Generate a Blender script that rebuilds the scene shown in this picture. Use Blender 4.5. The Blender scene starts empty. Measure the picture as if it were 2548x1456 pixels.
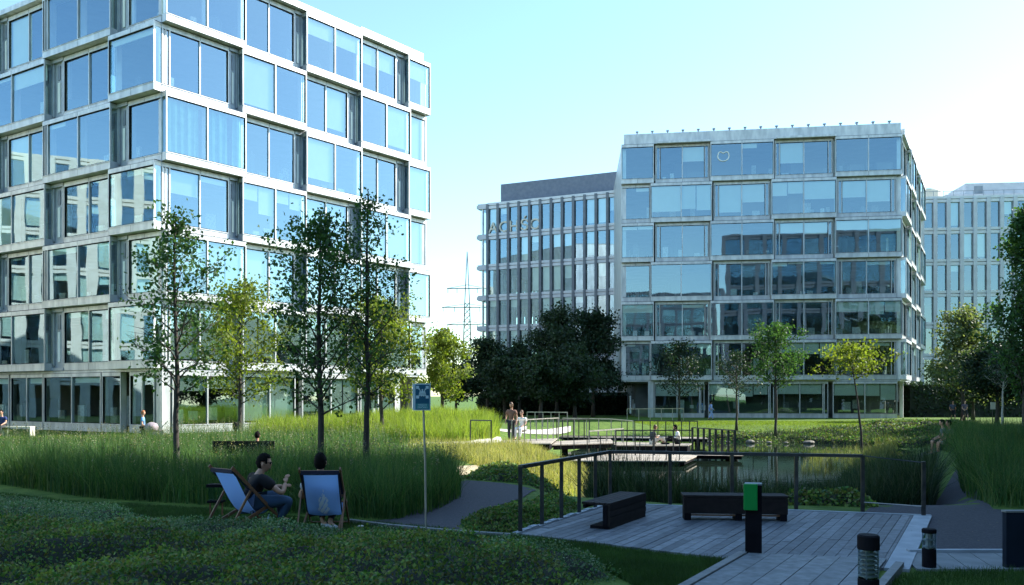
import bpy, bmesh, math, random
import numpy as np
from mathutils import Vector, Matrix
from mathutils.geometry import delaunay_2d_cdt
R = math.radians
rng = np.random.default_rng(7)
random.seed(11)
SC = bpy.context.scene
COL = SC.collection

# ------------------------------------------------------------------ camera, sky, sun
EYE, FPX, YH, CX = 2.0, 2100.0, 985.0, 1273.5      # picture measures on a 2547 wide view of the photograph
cam = bpy.data.cameras.new("camera"); camo = bpy.data.objects.new("camera", cam); COL.objects.link(camo)
camo.location = (0, 0, EYE); camo.rotation_euler = (R(90), 0, 0)
cam.sensor_width = 36; cam.lens = 36 * FPX / 2547; cam.shift_y = (YH - 728) / 2547
cam.clip_end = 4000; cam.clip_start = 0.1
SC.camera = camo
SUN_EL, SUN_AZ = 35.0, 18.0       # azimuth counted from +X towards +Y
w = bpy.data.worlds.new("World"); SC.world = w; w.use_nodes = True
wn = w.node_tree; bg = wn.nodes["Background"]
sky = wn.nodes.new("ShaderNodeTexSky"); sky.sky_type = 'NISHITA'; sky.sun_disc = False
sky.sun_elevation = R(SUN_EL); sky.sun_rotation = R(90 - SUN_AZ)
sky.air_density = 1.0; sky.dust_density = 0.5; sky.ozone_density = 1.6; sky.altitude = 50
tint = wn.nodes.new("ShaderNodeMix"); tint.data_type = 'RGBA'; tint.blend_type = 'MULTIPLY'
tint.inputs[0].default_value = 1.0; tint.inputs[7].default_value = (0.84, 0.985, 1.0, 1)
wn.links.new(sky.outputs[0], tint.inputs[6]); wn.links.new(tint.outputs[2], bg.inputs[0])
bg.inputs[1].default_value = 0.15; sky.air_density = 1.15
sl = bpy.data.lights.new("sun", 'SUN'); sl.energy = 5.0; sl.angle = R(0.5); sl.color = (1, 0.95, 0.86)
so = bpy.data.objects.new("sun", sl); COL.objects.link(so)
sd = Vector((math.cos(R(SUN_AZ)) * math.cos(R(SUN_EL)), math.sin(R(SUN_AZ)) * math.cos(R(SUN_EL)), math.sin(R(SUN_EL))))
so.rotation_euler = sd.to_track_quat('Z', 'Y').to_euler(); so.location = sd * 80
SC.view_settings.view_transform = 'Standard'; SC.view_settings.look = 'None'
SC.view_settings.gamma = 1; SC.view_settings.exposure = 1.3
SC.cycles.transparent_max_bounces = 24; SC.cycles.max_bounces = 8
SC.cycles.glossy_bounces = 4; SC.cycles.diffuse_bounces = 3; SC.cycles.caustics_reflective = False

def G(x, y, z=0.0):                    # ground point under a picture point
    Y = (EYE - z) * FPX / (y - YH); return (x - CX) / FPX * Y, Y
def XA(x, Y): return (x - CX) / FPX * Y
def ZA(y, Y): return EYE - (y - YH) / FPX * Y

# ------------------------------------------------------------------ materials
MATS = {}
def newmat(name):
    m = bpy.data.materials.new(name); m.use_nodes = True; nt = m.node_tree
    return m, nt, nt.nodes["Principled BSDF"]
def noise_col(nt, c1, c2, scale, detail=4, stretch=None, lo=.35, hi=.65):
    tc = nt.nodes.new("ShaderNodeTexCoord"); n = nt.nodes.new("ShaderNodeTexNoise")
    n.inputs['Scale'].default_value = scale; n.inputs['Detail'].default_value = detail
    if stretch:
        mp = nt.nodes.new("ShaderNodeMapping"); mp.inputs['Scale'].default_value = stretch
        nt.links.new(tc.outputs['Object'], mp.inputs[0]); nt.links.new(mp.outputs[0], n.inputs['Vector'])
    else: nt.links.new(tc.outputs['Object'], n.inputs['Vector'])
    r = nt.nodes.new("ShaderNodeValToRGB"); e = r.color_ramp.elements
    e[0].position = lo; e[1].position = hi; e[0].color = (*c1, 1); e[1].color = (*c2, 1)
    nt.links.new(n.outputs[0], r.inputs[0]); return r.outputs[0], n
def mat(name, c1, c2=None, scale=3, rough=.6, metal=0, bump=0, spec=.5, stretch=None, detail=4):
    if name in MATS: return MATS[name]
    m, nt, b = newmat(name)
    b.inputs['Roughness'].default_value = rough; b.inputs['Metallic'].default_value = metal
    b.inputs['Specular IOR Level'].default_value = spec
    c2 = c2 or tuple(min(1, v * 1.18) for v in c1)
    o, n = noise_col(nt, c1, c2, scale, detail, stretch)
    nt.links.new(o, b.inputs['Base Color'])
    if bump:
        bp = nt.nodes.new("ShaderNodeBump"); bp.inputs['Strength'].default_value = bump; bp.inputs['Distance'].default_value = .02
        nt.links.new(n.outputs[0], bp.inputs['Height']); nt.links.new(bp.outputs[0], b.inputs['Normal'])
    MATS[name] = m; return m
def island_mat(name, cols, rough=.6, transl=.4, spec=.3):        # foliage: every leaf its own tone
    if name in MATS: return MATS[name]
    m, nt, b = newmat(name); out = nt.nodes["Material Output"]
    g = nt.nodes.new("ShaderNodeNewGeometry"); r = nt.nodes.new("ShaderNodeValToRGB"); e = r.color_ramp.elements
    while len(e) < len(cols): e.new(.5)
    for i, c in enumerate(cols): e[i].position = i / (len(cols) - 1); e[i].color = (*c, 1)
    nt.links.new(g.outputs['Random Per Island'], r.inputs[0])
    tc = nt.nodes.new("ShaderNodeTexCoord"); n = nt.nodes.new("ShaderNodeTexNoise"); n.inputs['Scale'].default_value = 1.1
    nt.links.new(tc.outputs['Object'], n.inputs['Vector'])
    mr = nt.nodes.new("ShaderNodeMapRange"); mr.inputs[1].default_value = .3; mr.inputs[2].default_value = .7
    mr.inputs[3].default_value = .7; mr.inputs[4].default_value = 1.3
    nt.links.new(n.outputs[0], mr.inputs[0])
    mx = nt.nodes.new("ShaderNodeVectorMath"); mx.operation = 'SCALE'
    nt.links.new(r.outputs[0], mx.inputs[0]); nt.links.new(mr.outputs[0], mx.inputs['Scale'])
    b.inputs['Roughness'].default_value = rough; b.inputs['Specular IOR Level'].default_value = spec
    nt.links.new(mx.outputs[0], b.inputs['Base Color'])
    t = nt.nodes.new("ShaderNodeBsdfTranslucent"); s2 = nt.nodes.new("ShaderNodeVectorMath"); s2.operation = 'MULTIPLY'
    s2.inputs[1].default_value = (1.5, 1.5, .6)
    nt.links.new(mx.outputs[0], s2.inputs[0]); nt.links.new(s2.outputs[0], t.inputs[0])
    ms = nt.nodes.new("ShaderNodeMixShader"); ms.inputs[0].default_value = transl
    nt.links.new(b.outputs[0], ms.inputs[1]); nt.links.new(t.outputs[0], ms.inputs[2])
    nt.links.new(ms.outputs[0], out.inputs[0]); MATS[name] = m; return m
def board_mat(name, c1, c2, rough=.5, spec=.5, metal=0):
    if name in MATS: return MATS[name]
    m, nt, b = newmat(name)
    g = nt.nodes.new("ShaderNodeNewGeometry"); r = nt.nodes.new("ShaderNodeValToRGB"); e = r.color_ramp.elements
    e[0].color = (*c1, 1); e[1].color = (*c2, 1)
    o, n = noise_col(nt, (.75,) * 3, (1.2,) * 3, 9, 6)
    nt.links.new(g.outputs['Random Per Island'], r.inputs[0])
    mx = nt.nodes.new("ShaderNodeMix"); mx.data_type = 'RGBA'; mx.blend_type = 'MULTIPLY'; mx.inputs[0].default_value = 1
    nt.links.new(r.outputs[0], mx.inputs[6]); nt.links.new(o, mx.inputs[7]); nt.links.new(mx.outputs[2], b.inputs['Base Color'])
    b.inputs['Roughness'].default_value = rough; b.inputs['Specular IOR Level'].default_value = spec
    b.inputs['Metallic'].default_value = metal; MATS[name] = m; return m
def glass_mat(name, tintc, refl, f=.7):
    m, nt, b = newmat(name); out = nt.nodes["Material Output"]; nt.nodes.remove(b)
    tr = nt.nodes.new("ShaderNodeBsdfTransparent"); tr.inputs[0].default_value = (*tintc, 1)
    gl = nt.nodes.new("ShaderNodeBsdfGlossy"); gl.inputs['Roughness'].default_value = .015
    gl.inputs['Color'].default_value = (.48, .76, 1, 1)
    tc = nt.nodes.new("ShaderNodeTexCoord"); n = nt.nodes.new("ShaderNodeTexNoise"); n.inputs['Scale'].default_value = .55
    n.inputs['Detail'].default_value = 1
    bp = nt.nodes.new("ShaderNodeBump"); bp.inputs['Strength'].default_value = .07; bp.inputs['Distance'].default_value = .05
    nt.links.new(tc.outputs['Object'], n.inputs['Vector']); nt.links.new(n.outputs[0], bp.inputs['Height'])
    nt.links.new(bp.outputs[0], gl.inputs['Normal'])
    gi = nt.nodes.new("ShaderNodeNewGeometry"); rp = nt.nodes.new("ShaderNodeValToRGB"); el = rp.color_ramp.elements
    el[0].color = (.48, .74, .97, 1); el[1].color = (.68, .89, 1, 1); nt.links.new(gi.outputs['Random Per Island'], rp.inputs[0])
    if refl > .1: nt.links.new(rp.outputs[0], gl.inputs['Color'])
    lw = nt.nodes.new("ShaderNodeLayerWeight"); lw.inputs[0].default_value = .22
    mr = nt.nodes.new("ShaderNodeMapRange"); mr.inputs[3].default_value = refl; mr.inputs[4].default_value = f
    nt.links.new(lw.outputs['Fresnel'], mr.inputs[0])
    ms = nt.nodes.new("ShaderNodeMixShader"); nt.links.new(mr.outputs[0], ms.inputs[0])
    nt.links.new(tr.outputs[0], ms.inputs[1]); nt.links.new(gl.outputs[0], ms.inputs[2]); nt.links.new(ms.outputs[0], out.inputs[0])
    return m
M_GLASS = glass_mat("glass", (.88, 1, .93), .29, .9)
M_GLASSR = glass_mat("glass_rail", (.9, .97, .94), .05, .6)
M_ALU = mat("aluminium", (.46, .475, .49), (.66, .67, .67), 1.6, .4, .35, stretch=(1.6, 1.6, .5), detail=8)
M_ALUD = mat("grey_metal", (.20, .23, .27), (.27, .30, .34), 2, .45, .3)
M_VENT = mat("mid_grey_metal", (.34, .37, .41), (.44, .47, .51), 2, .45, .3)
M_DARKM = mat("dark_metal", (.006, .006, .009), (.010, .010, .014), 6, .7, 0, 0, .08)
M_RAIL = mat("rail_metal", (.05, .055, .06), (.09, .095, .1), 6, .35, .6)
M_RAILW = mat("rail_steel", (.35, .34, .31), (.5, .48, .44), 6, .35, .5)
M_BLIND = mat("blind_fabric", (.82, .85, .80), (.88, .90, .86), 1, .9)
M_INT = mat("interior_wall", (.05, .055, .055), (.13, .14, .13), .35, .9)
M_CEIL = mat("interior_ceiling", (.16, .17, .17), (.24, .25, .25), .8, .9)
M_FURN = board_mat("furniture_tones", (.05, .055, .06), (.9, .92, .9), .8)
M_CURT = mat("curtain_cloth", (.12, .30, .20), (.22, .42, .30), 2, .9)
M_PIER = mat("grey_pier", (.13, .15, .18), (.17, .19, .22), 1.5, .6)
M_PIERB = mat("white_band", (.6, .62, .66), (.7, .72, .75), 1.5, .6)
M_PIERC = mat("cream_pier", (.62, .58, .48), (.70, .66, .56), 1.5, .7)
M_PIERW = mat("pale_pier", (.50, .52, .57), (.58, .60, .65), 1.5, .6)
M_ROOF = mat("roof_gravel", (.25, .25, .25), (.35, .35, .35), 5, .9)
M_BARK = mat("bark", (.035, .03, .026), (.07, .06, .05), 14, .9, bump=.6, stretch=(1, 1, .25))
M_HEDGESHADE = mat("hedge_inner_shade", (.008, .014, .008), (.014, .022, .012), 3, .95)  # near-black green: shade inside the hedge put into the colour
M_BIRCH = mat("pale_bark", (.35, .34, .30), (.5, .48, .44), 8, .9)
M_CONC = mat("concrete", (.17, .18, .18), (.24, .25, .25), 5, .8, bump=.1)
M_CONCL = mat("pale_concrete", (.30, .34, .38), (.40, .44, .48), 4, .75)
M_WOODD = board_mat("dark_wood", (.010, .007, .008), (.020, .015, .015), .7, .25)
M_WOODC = mat("chair_wood", (.16, .075, .035), (.24, .12, .06), 10, .5, stretch=(8, 8, 1))
M_DECK = board_mat("deck_boards", (.07, .082, .10), (.18, .20, .225), .6, .35)
M_DECK2 = board_mat("walk_boards", (.15, .17, .185), (.19, .21, .225), .6, .35)
M_PALEBD = board_mat("pale_boards", (.30, .26, .21), (.46, .41, .34), .7)

# ------------------------------------------------------------------ mesh helpers
class MB:
    def __init__(s): s.v = []; s.f = []; s.mi = []
    def add(s, vs, fs, mi=0):
        o = len(s.v); s.v += [tuple(v) for v in vs]; s.f += [tuple(i + o for i in f) for f in fs]; s.mi += [mi] * len(fs)
    def hexa(s, p, mi=0):
        s.add(p, [(0, 3, 2, 1), (4, 5, 6, 7), (0, 1, 5, 4), (1, 2, 6, 5), (2, 3, 7, 6), (3, 0, 4, 7)], mi)
    def box(s, x0, x1, y0, y1, z0, z1, mi=0):
        s.hexa([(x0, y0, z0), (x1, y0, z0), (x1, y1, z0), (x0, y1, z0), (x0, y0, z1), (x1, y0, z1), (x1, y1, z1), (x0, y1, z1)], mi)
    def bar(s, a, b, w, h, mi=0, up=(0, 0, 1)):
        a = Vector(a); b = Vector(b); d = (b - a).normalized(); u = Vector(up)
        if abs(d.dot(u)) > .99: u = Vector((0, 1, 0))
        r = d.cross(u).normalized() * w / 2; t = r.cross(d).normalized() * h / 2
        s.hexa([a - r - t, a + r - t, b + r - t, b - r - t, a - r + t, a + r + t, b + r + t, b - r + t], mi)
    def tube(s, pts, rad, n=8, mi=0, cap=True):
        pts = [Vector(p) for p in pts]; o = len(s.v); L = len(pts)
        if not isinstance(rad, (list, tuple)): rad = [rad] * L
        prev = None
        for i, p in enumerate(pts):
            d = (pts[min(i + 1, L - 1)] - pts[max(i - 1, 0)]).normalized()
            if prev is None: u = d.orthogonal().normalized()
            else: u = (prev - d * prev.dot(d)).normalized() if (prev - d * prev.dot(d)).length > 1e-5 else d.orthogonal().normalized()
            prev = u; vv = d.cross(u)
            for k in range(n):
                a = 2 * math.pi * k / n; s.v.append(tuple(p + (u * math.cos(a) + vv * math.sin(a)) * rad[i]))
        for i in range(L - 1):
            for k in range(n):
                a = o + i * n + k; b = o + i * n + (k + 1) % n
                s.f.append((a, b, b + n, a + n)); s.mi.append(mi)
        if cap:
            s.f.append(tuple(o + k for k in reversed(range(n)))); s.f.append(tuple(o + (L - 1) * n + k for k in range(n))); s.mi += [mi, mi]
    def lathe(s, prof, c=(0, 0, 0), n=20, mi=0):
        o = len(s.v)
        for r, z in prof:
            for k in range(n):
                a = 2 * math.pi * k / n; s.v.append((c[0] + r * math.cos(a), c[1] + r * math.sin(a), c[2] + z))
        for i in range(len(prof) - 1):
            for k in range(n):
                a = o + i * n + k; b = o + i * n + (k + 1) % n; s.f.append((a, b, b + n, a + n)); s.mi.append(mi)
        s.f.append(tuple(o + k for k in reversed(range(n)))); s.f.append(tuple(o + (len(prof) - 1) * n + k for k in range(n))); s.mi += [mi, mi]
    def sphere(s, c, r, n=12, m=8, mi=0):
        if not isinstance(r, (list, tuple)): r = (r, r, r)
        o = len(s.v)
        for i in range(m + 1):
            t = math.pi * i / m
            for k in range(n):
                a = 2 * math.pi * k / n
                s.v.append((c[0] + r[0] * math.sin(t) * math.cos(a), c[1] + r[1] * math.sin(t) * math.sin(a), c[2] + r[2] * math.cos(t)))
        for i in range(m):
            for k in range(n):
                a = o + i * n + k; b = o + i * n + (k + 1) % n; s.f.append((a, a + n, b + n, b)); s.mi.append(mi)
    def build(s, name, mats, parent=None, smooth=False):
        me = bpy.data.meshes.new(name); me.from_pydata(s.v, [], s.f)
        if not isinstance(mats, (list, tuple)): mats = [mats]
        for m in mats: me.materials.append(m)
        if len(mats) > 1: me.polygons.foreach_set("material_index", s.mi)
        if smooth: me.polygons.foreach_set("use_smooth", [True] * len(me.polygons))
        me.update(); o = bpy.data.objects.new(name, me); COL.objects.link(o)
        if parent is not None: o.parent = parent
        return o
def fastmesh(name, V, F, mats, parent=None, mi=None, smooth=False):      # V (n,3), F (m,4) or (m,3)
    me = bpy.data.meshes.new(name); V = np.asarray(V, np.float32); F = np.asarray(F, np.int32); k = F.shape[1]
    me.vertices.add(len(V)); me.vertices.foreach_set("co", V.ravel())
    me.loops.add(F.size); me.loops.foreach_set("vertex_index", F.ravel())
    me.polygons.add(len(F)); me.polygons.foreach_set("loop_start", np.arange(0, F.size, k, dtype=np.int32))
    try: me.polygons.foreach_set("loop_total", np.full(len(F), k, np.int32))
    except Exception: pass
    if not isinstance(mats, (list, tuple)): mats = [mats]
    for m in mats: me.materials.append(m)
    if mi is not None: me.polygons.foreach_set("material_index", np.asarray(mi, np.int32))
    if smooth: me.polygons.foreach_set("use_smooth", np.ones(len(F), bool))
    me.update(calc_edges=True); me.validate()
    o = bpy.data.objects.new(name, me); COL.objects.link(o)
    if parent is not None: o.parent = parent
    return o
def tag(o, label=None, cat=None, group=None, kind=None):
    if label: o['label'] = label
    if cat: o['category'] = cat
    if group: o['group'] = group
    if kind: o['kind'] = kind
    return o
def thing(name, label, cat, loc=(0, 0, 0), rz=0, group=None):
    o = bpy.data.objects.new(name, None); o.empty_display_size = .2; COL.objects.link(o)
    o.location = loc; o.rotation_euler = (0, 0, rz); return tag(o, label, cat, group)
def dup(root, loc, rz=None, label=None, group=None):
    r = root.copy(); COL.objects.link(r); r.location = loc
    if rz is not None: r.rotation_euler = (0, 0, rz)
    if label: r['label'] = label
    if group: r['group'] = group
    for ch in list(root.children):
        c = ch.copy(); COL.objects.link(c); c.parent = r
        for g in ch.children:
            d = g.copy(); COL.objects.link(d); d.parent = c
    return r

# ------------------------------------------------------------------ terrain
WATER = -0.85
POND = [(2.4, 18.6), (4.0, 17.6), (7.6, 17.6), (9.6, 21), (11.6, 27), (15.6, 36), (20, 43), (21, 49), (17, 52.5), (11, 53), (5.5, 50), (3.0, 42), (2.6, 34.5), (2.6, 29), (2.0, 23)]
def poly_sd(x, y, poly):          # signed distance, negative inside (vectorised)
    x = np.asarray(x, float); y = np.asarray(y, float)
    d = np.full(x.shape, 1e9); ins = np.zeros(x.shape, bool); n = len(poly)
    for i in range(n):
        ax, ay = poly[i]; bx, by = poly[(i + 1) % n]; ex, ey = bx - ax, by - ay
        t = np.clip(((x - ax) * ex + (y - ay) * ey) / (ex * ex + ey * ey), 0, 1)
        d = np.minimum(d, np.hypot(x - ax - t * ex, y - ay - t * ey))
        c = ((ay > y) != (by > y)) & (x < (bx - ax) * (y - ay) / (by - ay + 1e-12) + ax); ins ^= c
    return np.where(ins, -d, d)
def ss(t): t = np.clip(t, 0, 1); return t * t * (3 - 2 * t)
def vnoise(x, y, s, seed=0):
    x = np.asarray(x) * s; y = np.asarray(y) * s; xi = np.floor(x); yi = np.floor(y); fx = ss(x - xi); fy = ss(y - yi)
    def h(a, b):
        v = np.sin(a * 127.1 + b * 311.7 + seed * 74.7) * 43758.5453; return v - np.floor(v)
    return (h(xi, yi) * (1 - fx) + h(xi + 1, yi) * fx) * (1 - fy) + (h(xi, yi + 1) * (1 - fx) + h(xi + 1, yi + 1) * fx) * fy
def H(x, y):
    x = np.asarray(x, float); y = np.asarray(y, float)
    d = poly_sd(x, y, POND)
    wid = 2.2 + 3.5 * ss((y - 30) / 15)
    z = np.where(d > 0, -.87 * (1 - ss(d / wid)), -.87 - .5 * np.clip(-d, 0, 1.2))
    z = z + .55 * np.exp(-(((x + 4.2) / 3.6) ** 2 + ((y - 44) / 4.5) ** 2))
    z = z + .38 * np.exp(-(((x - 15) / 3.2) ** 2 + ((y - 23) / 6) ** 2))
    return z
def Hs(x, y): return float(H(np.array([x]), np.array([y]))[0])
xs = np.unique(np.concatenate([np.array([-1500, -600, -250, -120, -70, -45]), np.arange(-32, 32.01, .3), np.array([36, 42, 50, 70, 120, 250, 600, 1500])]))
ys = np.unique(np.concatenate([np.array([-800, -200, -60, -20, -5, 0]), np.arange(4, 62.01, .3), np.array([66, 72, 80, 95, 120, 180, 300, 700, 2500])]))
XX, YY = np.meshgrid(xs, ys); ZZ = H(XX, YY)
V = np.stack([XX.ravel(), YY.ravel(), ZZ.ravel()], 1); nx = len(xs); ny = len(ys)
ii, jj = np.meshgrid(np.arange(nx - 1), np.arange(ny - 1)); a = (jj * nx + ii).ravel()
F = np.stack([a, a + 1, a + 1 + nx, a + nx], 1)
m, nt, b = newmat("lawn_ground")
o1, n1 = noise_col(nt, (.06, .12, .02), (.115, .185, .035), 2.2, 8)
o2, n2 = noise_col(nt, (.7, .7, .7), (1.3, 1.25, 1.1), 60, 3)
mx = nt.nodes.new("ShaderNodeMix"); mx.data_type = 'RGBA'; mx.blend_type = 'MULTIPLY'; mx.inputs[0].default_value = 1
nt.links.new(o1, mx.inputs[6]); nt.links.new(o2, mx.inputs[7]); nt.links.new(mx.outputs[2], b.inputs['Base Color'])
b.inputs['Roughness'].default_value = .85; b.inputs['Specular IOR Level'].default_value = .2
bp = nt.nodes.new("ShaderNodeBump"); bp.inputs['Strength'].default_value = .5; bp.inputs['Distance'].default_value = .04
nt.links.new(n2.outputs[0], bp.inputs['Height']); nt.links.new(bp.outputs[0], b.inputs['Normal'])
tag(fastmesh("ground", V, F, m, smooth=True), kind='structure')

def drape(name, poly, dz, mt, step=.5, kind='structure', flat=None):
    pts = []; 
    n = len(poly)
    for i in range(n):
        a = Vector(poly[i]); b = Vector(poly[(i + 1) % n]); k = max(1, int((b - a).length / step))
        for j in range(k): pts.append(a.lerp(b, j / k))
    nb = len(pts); edges = [(i, (i + 1) % nb) for i in range(nb)]
    x0, x1 = min(p.x for p in pts), max(p.x for p in pts); y0, y1 = min(p.y for p in pts), max(p.y for p in pts)
    gx, gy = np.meshgrid(np.arange(x0, x1, step), np.arange(y0, y1, step))
    sdist = poly_sd(gx, gy, poly); sel = sdist < -step * .4
    pts += [Vector((a, b)) for a, b in zip(gx[sel], gy[sel])]
    v, e, f, *_ = delaunay_2d_cdt(pts, edges, [], 1, 1e-4)
    xx = np.array([p.x for p in v]); yy = np.array([p.y for p in v])
    zz = H(xx, yy) + dz if flat is None else np.full(len(xx), flat)
    mb = MB(); mb.v = list(zip(xx, yy, zz)); mb.f = [tuple(q) for q in f]; mb.mi = [0] * len(f)
    o = mb.build(name, mt, smooth=True)
    return tag(o, kind=kind) if kind else o
# water
m, nt, b = newmat("pond_water")
b.inputs['Base Color'].default_value = (.012, .022, .015, 1); b.inputs['Roughness'].default_value = .04
o_, n_ = noise_col(nt, (0, 0, 0), (1, 1, 1), 2.5, 3)
bp = nt.nodes.new("ShaderNodeBump"); bp.inputs['Strength'].default_value = .12; bp.inputs['Distance'].default_value = .02
nt.links.new(n_.outputs[0], bp.inputs['Height']); nt.links.new(bp.outputs[0], b.inputs['Normal'])
cx_, cy_ = 8, 35
drape("water", [(cx_ + (x - cx_) * 1.06, cy_ + (y - cy_) * 1.04) for x, y in POND], 0, m, 2.5, flat=WATER)
# paths
M_ASPH = mat("dark_gravel", (.032, .032, .040), (.062, .060, .072), 30, .9, bump=.5)
M_SAND = mat("sandy_bank", (.42, .34, .2), (.58, .48, .3), 5, .9, bump=.3)
pxs = lambda L: [G(x, y) for x, y in L]
drape("path", pxs([(880, 1303), (1000, 1290), (1085, 1245), (1120, 1208), (1160, 1196), (1250, 1203), (1335, 1216), (1300, 1240), (1230, 1262), (1160, 1290), (1140, 1312), (1165, 1332), (1060, 1328)]), .012, M_ASPH, .5)
drape("path", pxs([(2140, 1283), (2190, 1245), (2300, 1205), (2375, 1172), (2392, 1160), (2450, 1160), (2450, 1185), (2445, 1215), (2450, 1245), (2470, 1268), (2560, 1276), (2800, 1278), (2800, 1366), (2560, 1366), (2292, 1372), (2316, 1290)]), .012, M_ASPH, .5)
drape("path", pxs([(2235, 1108), (2325, 1098), (2345, 1062), (2360, 1048), (2420, 1046), (2385, 1072), (2360, 1110), (2330, 1136), (2260, 1132)]), .015, M_ASPH, .6)
M_PALEP = mat("pale_paving", (.52, .48, .40), (.64, .6, .52), 3, .8)
drape("path", pxs([(985, 1113), (1080, 1098), (1245, 1086), (1262, 1106), (1130, 1113), (1060, 1122)]), .03, M_PALEP, .6)
drape("path", pxs([(1215, 1074), (1300, 1068), (1420, 1061), (1420, 1064), (1300, 1073), (1215, 1080)]), .03, M_PALEP, .8)
drape("path", pxs([(1120, 1162), (1210, 1158), (1290, 1160), (1370, 1172), (1380, 1192), (1330, 1200), (1260, 1196), (1180, 1190), (1125, 1178)]), .02, M_SAND, .5)

# ------------------------------------------------------------------ buildings
ST, Z1ST, NST = 3.6, 3.45, 6
class Face:
    def __init__(s, P0, P1):
        s.p = Vector(P0).to_2d(); e = Vector(P1).to_2d() - s.p; s.L = e.length; s.d = e / s.L; s.n = Vector((s.d.y, -s.d.x))
    def u(s, px):                       # distance along the face at a picture column
        k = (px - CX) / FPX             # X = k*Y
        return (k * s.p.y - s.p.x) / (s.d.x - k * s.d.y)
    def w(s, u, n, z): q = s.p + s.d * u + s.n * n; return (q.x, q.y, z)
    def box(s, mb, u0, u1, n0, n1, z0, z1, mi=0):
        mb.hexa([s.w(u0, n1, z0), s.w(u1, n1, z0), s.w(u1, n0, z0), s.w(u0, n0, z0), s.w(u0, n1, z1), s.w(u1, n1, z1), s.w(u1, n0, z1), s.w(u0, n0, z1)], mi)
    def quad(s, mb, u0, u1, n, z0, z1, mi=0):
        mb.add([s.w(u0, n, z0), s.w(u1, n, z0), s.w(u1, n, z1), s.w(u0, n, z1)], [(0, 1, 2, 3)], mi)
def inset(poly, d):
    out = []; n = len(poly); A = sum(poly[i][0] * poly[(i + 1) % n][1] - poly[(i + 1) % n][0] * poly[i][1] for i in range(n))
    sg = 1 if A > 0 else -1
    for i in range(n):
        p0, p1, p2 = Vector(poly[i - 1]), Vector(poly[i]), Vector(poly[(i + 1) % n])
        a = (p1 - p0).normalized(); b = (p2 - p1).normalized()
        na = Vector((-a.y, a.x)) * sg; nb_ = Vector((-b.y, b.x)) * sg; bis = (na + nb_); bis = bis / bis.dot(na)
        out.append(tuple(p1 + bis * d))
    return out
def prism(mb, poly, z0, z1, mi=0):
    n = len(poly); A = sum(poly[i][0] * poly[(i + 1) % n][1] - poly[(i + 1) % n][0] * poly[i][1] for i in range(n))
    if A < 0: poly = poly[::-1]
    vs = [(x, y, z0) for x, y in poly] + [(x, y, z1) for x, y in poly]
    mb.add(vs, [tuple(reversed(range(n))), tuple(range(n, 2 * n))] + [(i, (i + 1) % n, (i + 1) % n + n, i + n) for i in range(n)], mi)
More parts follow.
